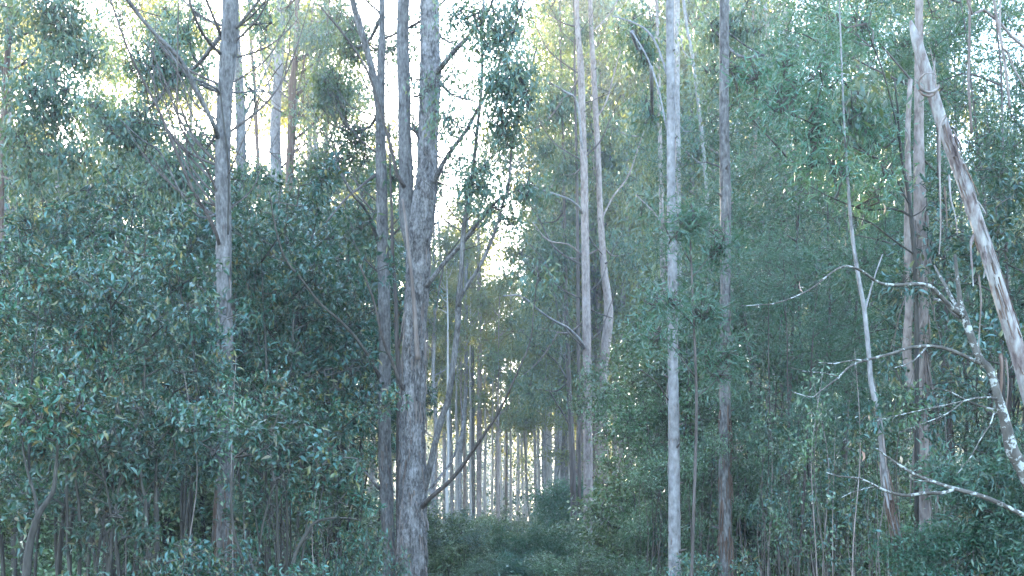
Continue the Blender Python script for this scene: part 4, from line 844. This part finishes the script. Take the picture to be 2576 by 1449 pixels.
# ---- distant stand
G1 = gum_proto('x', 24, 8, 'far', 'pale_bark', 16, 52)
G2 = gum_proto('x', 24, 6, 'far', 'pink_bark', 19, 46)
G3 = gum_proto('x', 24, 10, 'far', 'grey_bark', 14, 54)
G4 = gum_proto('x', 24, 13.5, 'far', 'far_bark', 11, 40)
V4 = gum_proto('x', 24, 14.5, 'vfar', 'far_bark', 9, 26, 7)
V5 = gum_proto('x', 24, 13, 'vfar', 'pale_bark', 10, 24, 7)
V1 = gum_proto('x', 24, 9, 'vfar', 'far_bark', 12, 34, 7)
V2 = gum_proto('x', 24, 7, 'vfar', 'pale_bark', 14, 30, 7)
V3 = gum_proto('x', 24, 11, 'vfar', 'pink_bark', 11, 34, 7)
skyx = [-200, 255, 262, 335, 345, 540, 560, 755, 775, 930, 950, 1100, 1115, 1240, 1262, 1330, 1350, 1470, 1490, 1640, 1660, 1830, 1850, 2800]
skyy = [160, 240, 300, 300, 80, 180, 440, 440, 60, 120, 420, 430, 440, 440, 660, 640, 20, 0, 60, 80, 0, 0, -300, -500]
def skyline(x, m=0): return max(np.interp(x + d, skyx, skyy) for d in (-m, -m / 2, 0, m / 2, m))
for lab, lo, hi, n, protos, grp in [('tall slim gum of the middle stand, behind the nearer trunks', 40, 75, 58, (G1, G2, G3), 'gums of the middle stand'),
                                    ('slender distant gum in the far stand seen between nearer trunks', 75, 130, 90, (V1, V2, V3), 'gums of the far stand'),
                                    ('faint far off gum at the back of the forest', 130, 230, 90, (V1, V2, V3), 'gums at the back of the forest')]:
    for q in range(n):
        x = -80 + 2740 * (q + rng.uniform(0, 1)) / n; D = rng.uniform(lo, hi)
        if 1290 < x < 1345 and D < 75: x += 70
        if 1090 < x < 1370 and q % 4: continue
        hw = 2.1 / D * F
        H = min(rng.uniform(19, 34), CAMH + (HY - skyline(x, hw) - rng.uniform(0, 90)) / F * D)
        sc = H / 24; X0 = (x - CX) / F * D
        p = protos[q % 3] if not 1090 < x < 1500 else ((G4, G1)[q % 2] if hi < 80 else (V4, V5, V1, V2)[q % 4])
        used = place.__defaults__[6]
        wd = max(sc, .75) if hi < 80 else max(sc, .9)
        place(p, x, D, HY - (H - CAMH) * F / D, 24, None, lab, grp, squash=wd / sc * rng.uniform(.85, 1.15))

for q, (x0, x1, n) in enumerate([(320, 500, 2), (780, 930, 3), (1400, 1480, 5), (1500, 1650, 6), (1710, 1860, 6), (-20, 230, 3)]):
    for k in range(n):
        place((G1, G2, G3)[(q + k) % 3], rng.uniform(x0, x1), rng.uniform(38, 62), rng.uniform(-160, 60), 24, None,
              'tall gum with a full grey green crown in the nearer part of the middle stand', 'full crowned gums of the middle stand', squash=rng.uniform(1.0, 1.35))
# the closed back of the forest, too far to tell the trees apart
n = 8500
px = rng.uniform(-165, 165, n); py = rng.uniform(215, 330, n); hh = 29 + 4 * np.sin(px * .13) + 3 * np.sin(px * .041 + 2) + rng.normal(0, 1.5, n)
pz = hh * rng.uniform(0, 1, n) ** .85
idx = np.repeat(np.arange(n), 26); cl = np.stack([px, py, pz], 1)
ax = norm(rng.normal(size=(len(idx), 3)) + np.array([0, 0, -.5]))
lv, lp = leaves(cl[idx] + rng.normal(0, .9, (len(idx), 3)), ax, rng.uniform(.6, 1.1, len(idx)), rng.uniform(.35, .6, len(idx)))
nt_ = 420; tx = rng.uniform(-165, 165, nt_); ty = rng.uniform(205, 320, nt_)
st = twigs(np.stack([tx, ty, np.full(nt_, -1.0)], 1), np.stack([tx + rng.normal(0, .6, nt_), ty, rng.uniform(18, 27, nt_)], 1), .22, .1)
V, polys = join([st, (lv, lp)])
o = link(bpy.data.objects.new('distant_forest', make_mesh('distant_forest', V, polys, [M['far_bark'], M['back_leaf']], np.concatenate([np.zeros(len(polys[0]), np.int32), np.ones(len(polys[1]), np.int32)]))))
o['kind'] = 'stuff'; o['label'] = 'distant wall of forest closing the view beyond the gully'; o['category'] = 'forest'

n = 12500
px = rng.uniform(-95, 95, n); py = rng.uniform(62, 200, n); ok = np.abs(px) < py * .52 + 4; px, py = px[ok], py[ok]; n = len(px)
pz = 3.6 * rng.uniform(0, 1, n) ** 1.2 * (.6 + .4 * np.sin(px * .35 + py * .21)) + .2
pz = np.where((rng.uniform(0, 1, n) < .62) & (py > 75), rng.uniform(2, 13, n), pz)
idx = np.repeat(np.arange(n), 22); cl = np.stack([px, py, pz], 1)
lv, lp = leaves(cl[idx] + rng.normal(0, .5, (len(idx), 3)), norm(rng.normal(size=(len(idx), 3)) + np.array([0, 0, -.3])), rng.uniform(.22, .42, len(idx)), rng.uniform(.1, .2, len(idx)))
st = twigs(np.stack([px, py, np.full(n, -.3)], 1)[::4], cl[::4], .03, .01)
V, polys = join([st, (lv, lp)])
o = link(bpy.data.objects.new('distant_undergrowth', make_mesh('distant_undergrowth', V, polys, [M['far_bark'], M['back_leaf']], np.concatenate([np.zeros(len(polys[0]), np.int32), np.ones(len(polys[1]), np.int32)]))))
o['kind'] = 'stuff'; o['label'] = 'pale undergrowth between the distant trunks down the gully'; o['category'] = 'undergrowth'
for q in range(34):
    x = rng.uniform(1085, 1500); D = rng.uniform(48, 120); yy = rng.uniform(560, 860)
    if 1195 < x < 1365: yy = max(yy, 720)
    H = CAMH + (HY - yy) / F * D
    place((V4, V5, V1, V3)[q % 4], x, D, HY - (H - CAMH) * F / D, 24, None, 'thin young gum among the close set trunks down the gully', 'thin young gums down the gully', squash=rng.uniform(.6, 1.1))
G5 = gum_proto('x', 24, 17.5, 'far', 'far_bark', 8, 26, 10, 1.3)
for q, (x, D, yt) in enumerate([(1128, 46, 560), (1148, 58, 600), (1183, 52, 640), (1222, 60, 720), (1240, 66, 760), (1305, 70, 780), (1322, 62, 820), (1352, 58, 620), (1386, 60, 520), (1412, 52, 420), (1425, 64, 500), (1462, 56, 300), (1500, 60, 260), (1545, 55, 200), (1590, 58, 240), (1620, 50, 160)]):
    place(G5, x, D, yt, 24, None, 'slim pale gum with a long clear trunk in the rows down the gully', 'clear trunked gums down the gully', squash=rng.uniform(.75, 1.1))
# individually recognisable far trunks in the gully
for pts, D, mat, lab in [([(1205, 1330, 13), (1205, 1150, 13), (1207, 900, 12), (1206, 760, 10), (1204, 600, 8)], 52, 'pink_bark', 'straight pinkish trunk standing in the gully, just right of the largest forked gum'),
                         ([(1158, 1330, 11), (1157, 1160, 11), (1170, 1020, 10), (1173, 870, 10), (1172, 730, 9), (1176, 600, 7)], 50, 'pale_bark', 'pale slightly bent trunk left of the straight pinkish trunk in the gully'),
                         ([(1167, 1330, 7), (1168, 1150, 7), (1160, 1000, 6), (1158, 850, 6)], 60, 'pink_bark', 'thin pinkish trunk between two bigger ones at the left of the gully'),
                         ([(1191, 1330, 9), (1190, 1150, 9), (1189, 950, 8), (1186, 760, 7)], 62, 'grey_bark', 'thin grey trunk close left of the straight pinkish trunk in the gully'),
                         ([(1135, 1160, 9), (1131, 1040, 9), (1126, 900, 8), (1120, 760, 7), (1108, 640, 6)], 58, 'pale_bark', 'pale thin trunk leaning left behind the forked limb of the largest gum'),
                         ([(1332, 1310, 5), (1326, 1230, 5), (1321, 1140, 5), (1316, 1040, 4)], 60, 'pale_bark', 'thin pale leaning trunk in the middle of the gully'),
                         ([(1350, 1330, 8), (1347, 1200, 8), (1345, 1090, 7), (1342, 960, 6)], 78, 'pale_bark', 'leftmost of the row of pale trunks far down the gully'),
                         ([(1368, 1320, 8), (1367, 1200, 8), (1366, 1080, 7), (1366, 930, 6)], 80, 'pale_bark', 'second pale trunk in the row far down the gully'),
                         ([(1378, 1320, 6), (1378, 1190, 6), (1377, 1100, 6), (1376, 960, 5)], 84, 'brown_bark', 'brown trunk among the pale row far down the gully'),
                         ([(1402, 1310, 11), (1401, 1200, 11), (1400, 1080, 10), (1398, 930, 9)], 76, 'pale_bark', 'stout bluish pale trunk at the right end of the far row in the gully'),
                         ([(1272, 1330, 6), (1273, 1240, 6), (1274, 1150, 5), (1274, 1060, 4)], 74, 'dark_bark', 'dark thin burnt looking trunk in the middle distance of the gully')]:
    t = pts[-1]
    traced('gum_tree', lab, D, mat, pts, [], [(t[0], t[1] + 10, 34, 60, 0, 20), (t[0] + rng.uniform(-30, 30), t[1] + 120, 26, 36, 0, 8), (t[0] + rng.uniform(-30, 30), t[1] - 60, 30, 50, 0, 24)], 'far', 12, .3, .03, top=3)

# ---- forest floor cover
n = 2600
cx = rng.uniform(-1, 1, n); Dd = 7 + 60 * rng.uniform(0, 1, n) ** 1.5; Dd = Dd + 8; px = cx * Dd * .56
cl = np.stack([px, Dd, terrain(px, Dd) + rng.uniform(.05, .75, n)], 1)
idx = np.repeat(np.arange(n), 22)
ax = norm(rng.normal(size=(len(idx), 3)) + np.array([0, 0, .35]))
lv, lp = leaves(cl[idx] + rng.normal(0, .25, (len(idx), 3)), ax, rng.uniform(.06, .14, len(idx)), rng.uniform(.015, .035, len(idx)))
st = twigs(np.stack([px, Dd, terrain(px, Dd) - .1], 1), cl + np.array([0, 0, .3]), .006, .002)
V, polys = join([st, (lv, lp)])
o = link(bpy.data.objects.new('undergrowth', make_mesh('undergrowth', V, polys, [M['twig'], M['small_leaf']], np.concatenate([np.zeros(len(polys[0]), np.int32), np.ones(len(polys[1]), np.int32)]))))
o['kind'] = 'stuff'; o['label'] = 'low tangled undergrowth covering the forest floor'; o['category'] = 'undergrowth'

# ---- single leaves one can pick out on the front shrubs, and dead ones caught on the right
mo = M['broad_leaf'].copy(); M['broad_leaf_single'] = mo; mo.name = 'broad_leaf_single'
tree_n = mo.node_tree
oi = tree_n.nodes.new('ShaderNodeObjectInfo')
for l in list(tree_n.links):
    if l.from_socket.name == 'Random Per Island': tree_n.links.new(oi.outputs['Random'], l.to_socket)
LM = []
for q in range(4):
    V, polys = leaves(np.zeros((1, 3)), np.array([[0, 0, 1.0]]), np.array([.115 + .012 * q]), np.array([.036 + .003 * q]), True, .12, .06 + .05 * q)
    LM.append(make_mesh('leaf', V, polys, [mo], None, True))
from mathutils import Quaternion
for r in front[:9]:
    fo = [c for c in r.children if c.name.startswith('foliage')][0]
    if 'nt' not in fo.data: 
        co = np.empty(len(fo.data.vertices) * 3, np.float32); fo.data.vertices.foreach_get('co', co); co = co.reshape(-1, 3)
    mi = np.empty(len(fo.data.polygons), np.int32); fo.data.polygons.foreach_get('material_index', mi)
    fi = np.nonzero(mi == 1)[0]
    rz = r.rotation_euler[2]
    front_dir = np.array([-math.sin(rz), -math.cos(rz), 0])
    v0 = int(fo.data.polygons[int(fi[0])].vertices[0]); stalk = co[v0::7] if LEAF['broad']['full'] is True else co[v0::4]
    sc_ = stalk @ front_dir; ok = np.nonzero(sc_ > np.quantile(sc_, .72))[0]
    for i in rng.choice(ok, 70, replace=False):
        l = bpy.data.objects.new('leaf', LM[int(rng.integers(4))])
        d = norm(rng.normal(0, .7, 3) + front_dir * .6 + np.array([0, 0, -.2]))
        l.rotation_mode = 'QUATERNION'; l.rotation_quaternion = Vector(d).to_track_quat('Z', 'Y') @ Quaternion((0, 0, 1), rng.uniform(0, 6.28))
        l.location = stalk[i]; s = rng.uniform(.7, 1.1); l.scale = (s, s, s); link(l, r)
for (x, y, D, s, lb) in [(2167, 1145, 8.8, 24, 'pale pinkish dead leaf hanging alone right of the rusty based sapling line'), (2186, 1050, 8.9, 14, 'small whitish dead leaf caught near the thin pale leaning sapling'),
                         (2265, 1155, 8.8, 18, 'long tan dead leaf hanging over the low bare branch'), (2220, 522, 9.5, 26, 'long curled tan dead leaf hanging from the bare black branch at right'), (2123, 608, 9.5, 20, 'reddish dead leaf lying on a twig left of the pinkish double trunk'),
                         (2012, 720, 10, 28, 'tattered bluish pale leaf spray hanging among the wattles')]:
    nl = 1
    V, polys = leaves(np.zeros((nl, 3)), norm(np.array([[.15, -.1, -1.0]])), np.array([s / F * D * 1.2]), np.array([s / F * D * (.75 if s == 24 else .4)]), True, .1, .12)
    o = part('dead_leaf', V, polys, M['dead_leaf'], None); o.location = at(x, y - s / 2, D)
    o['label'] = lb; o['category'] = 'leaf'

# ---- air: thin haze, partly standing in for veiling lens glare
hx = 1300.0
V = np.array([[x, y, z] for z in (-1.6, 52) for y in (-700, 1300) for x in (-hx, hx)], float)
Q = np.array([[0, 2, 3, 1], [4, 5, 7, 6], [0, 1, 5, 4], [2, 6, 7, 3], [0, 4, 6, 2], [1, 3, 7, 5]])
m = bpy.data.materials.new('air'); m.use_nodes = True; n_ = m.node_tree; n_.nodes.clear()
po = n_.nodes.new('ShaderNodeVolumePrincipled'); po.inputs['Density'].default_value = HAZE; po.inputs['Color'].default_value = (.93, .96, 1, 1); po.inputs['Anisotropy'].default_value = .35
oo = n_.nodes.new('ShaderNodeOutputMaterial'); n_.links.new(po.outputs[0], oo.inputs['Volume'])
hz = link(bpy.data.objects.new('haze', make_mesh('haze', V, [Q], [m]))); hz['kind'] = 'stuff'; hz['label'] = 'thin bluish haze between the trees, partly standing in for lens glare'; hz['category'] = 'haze'
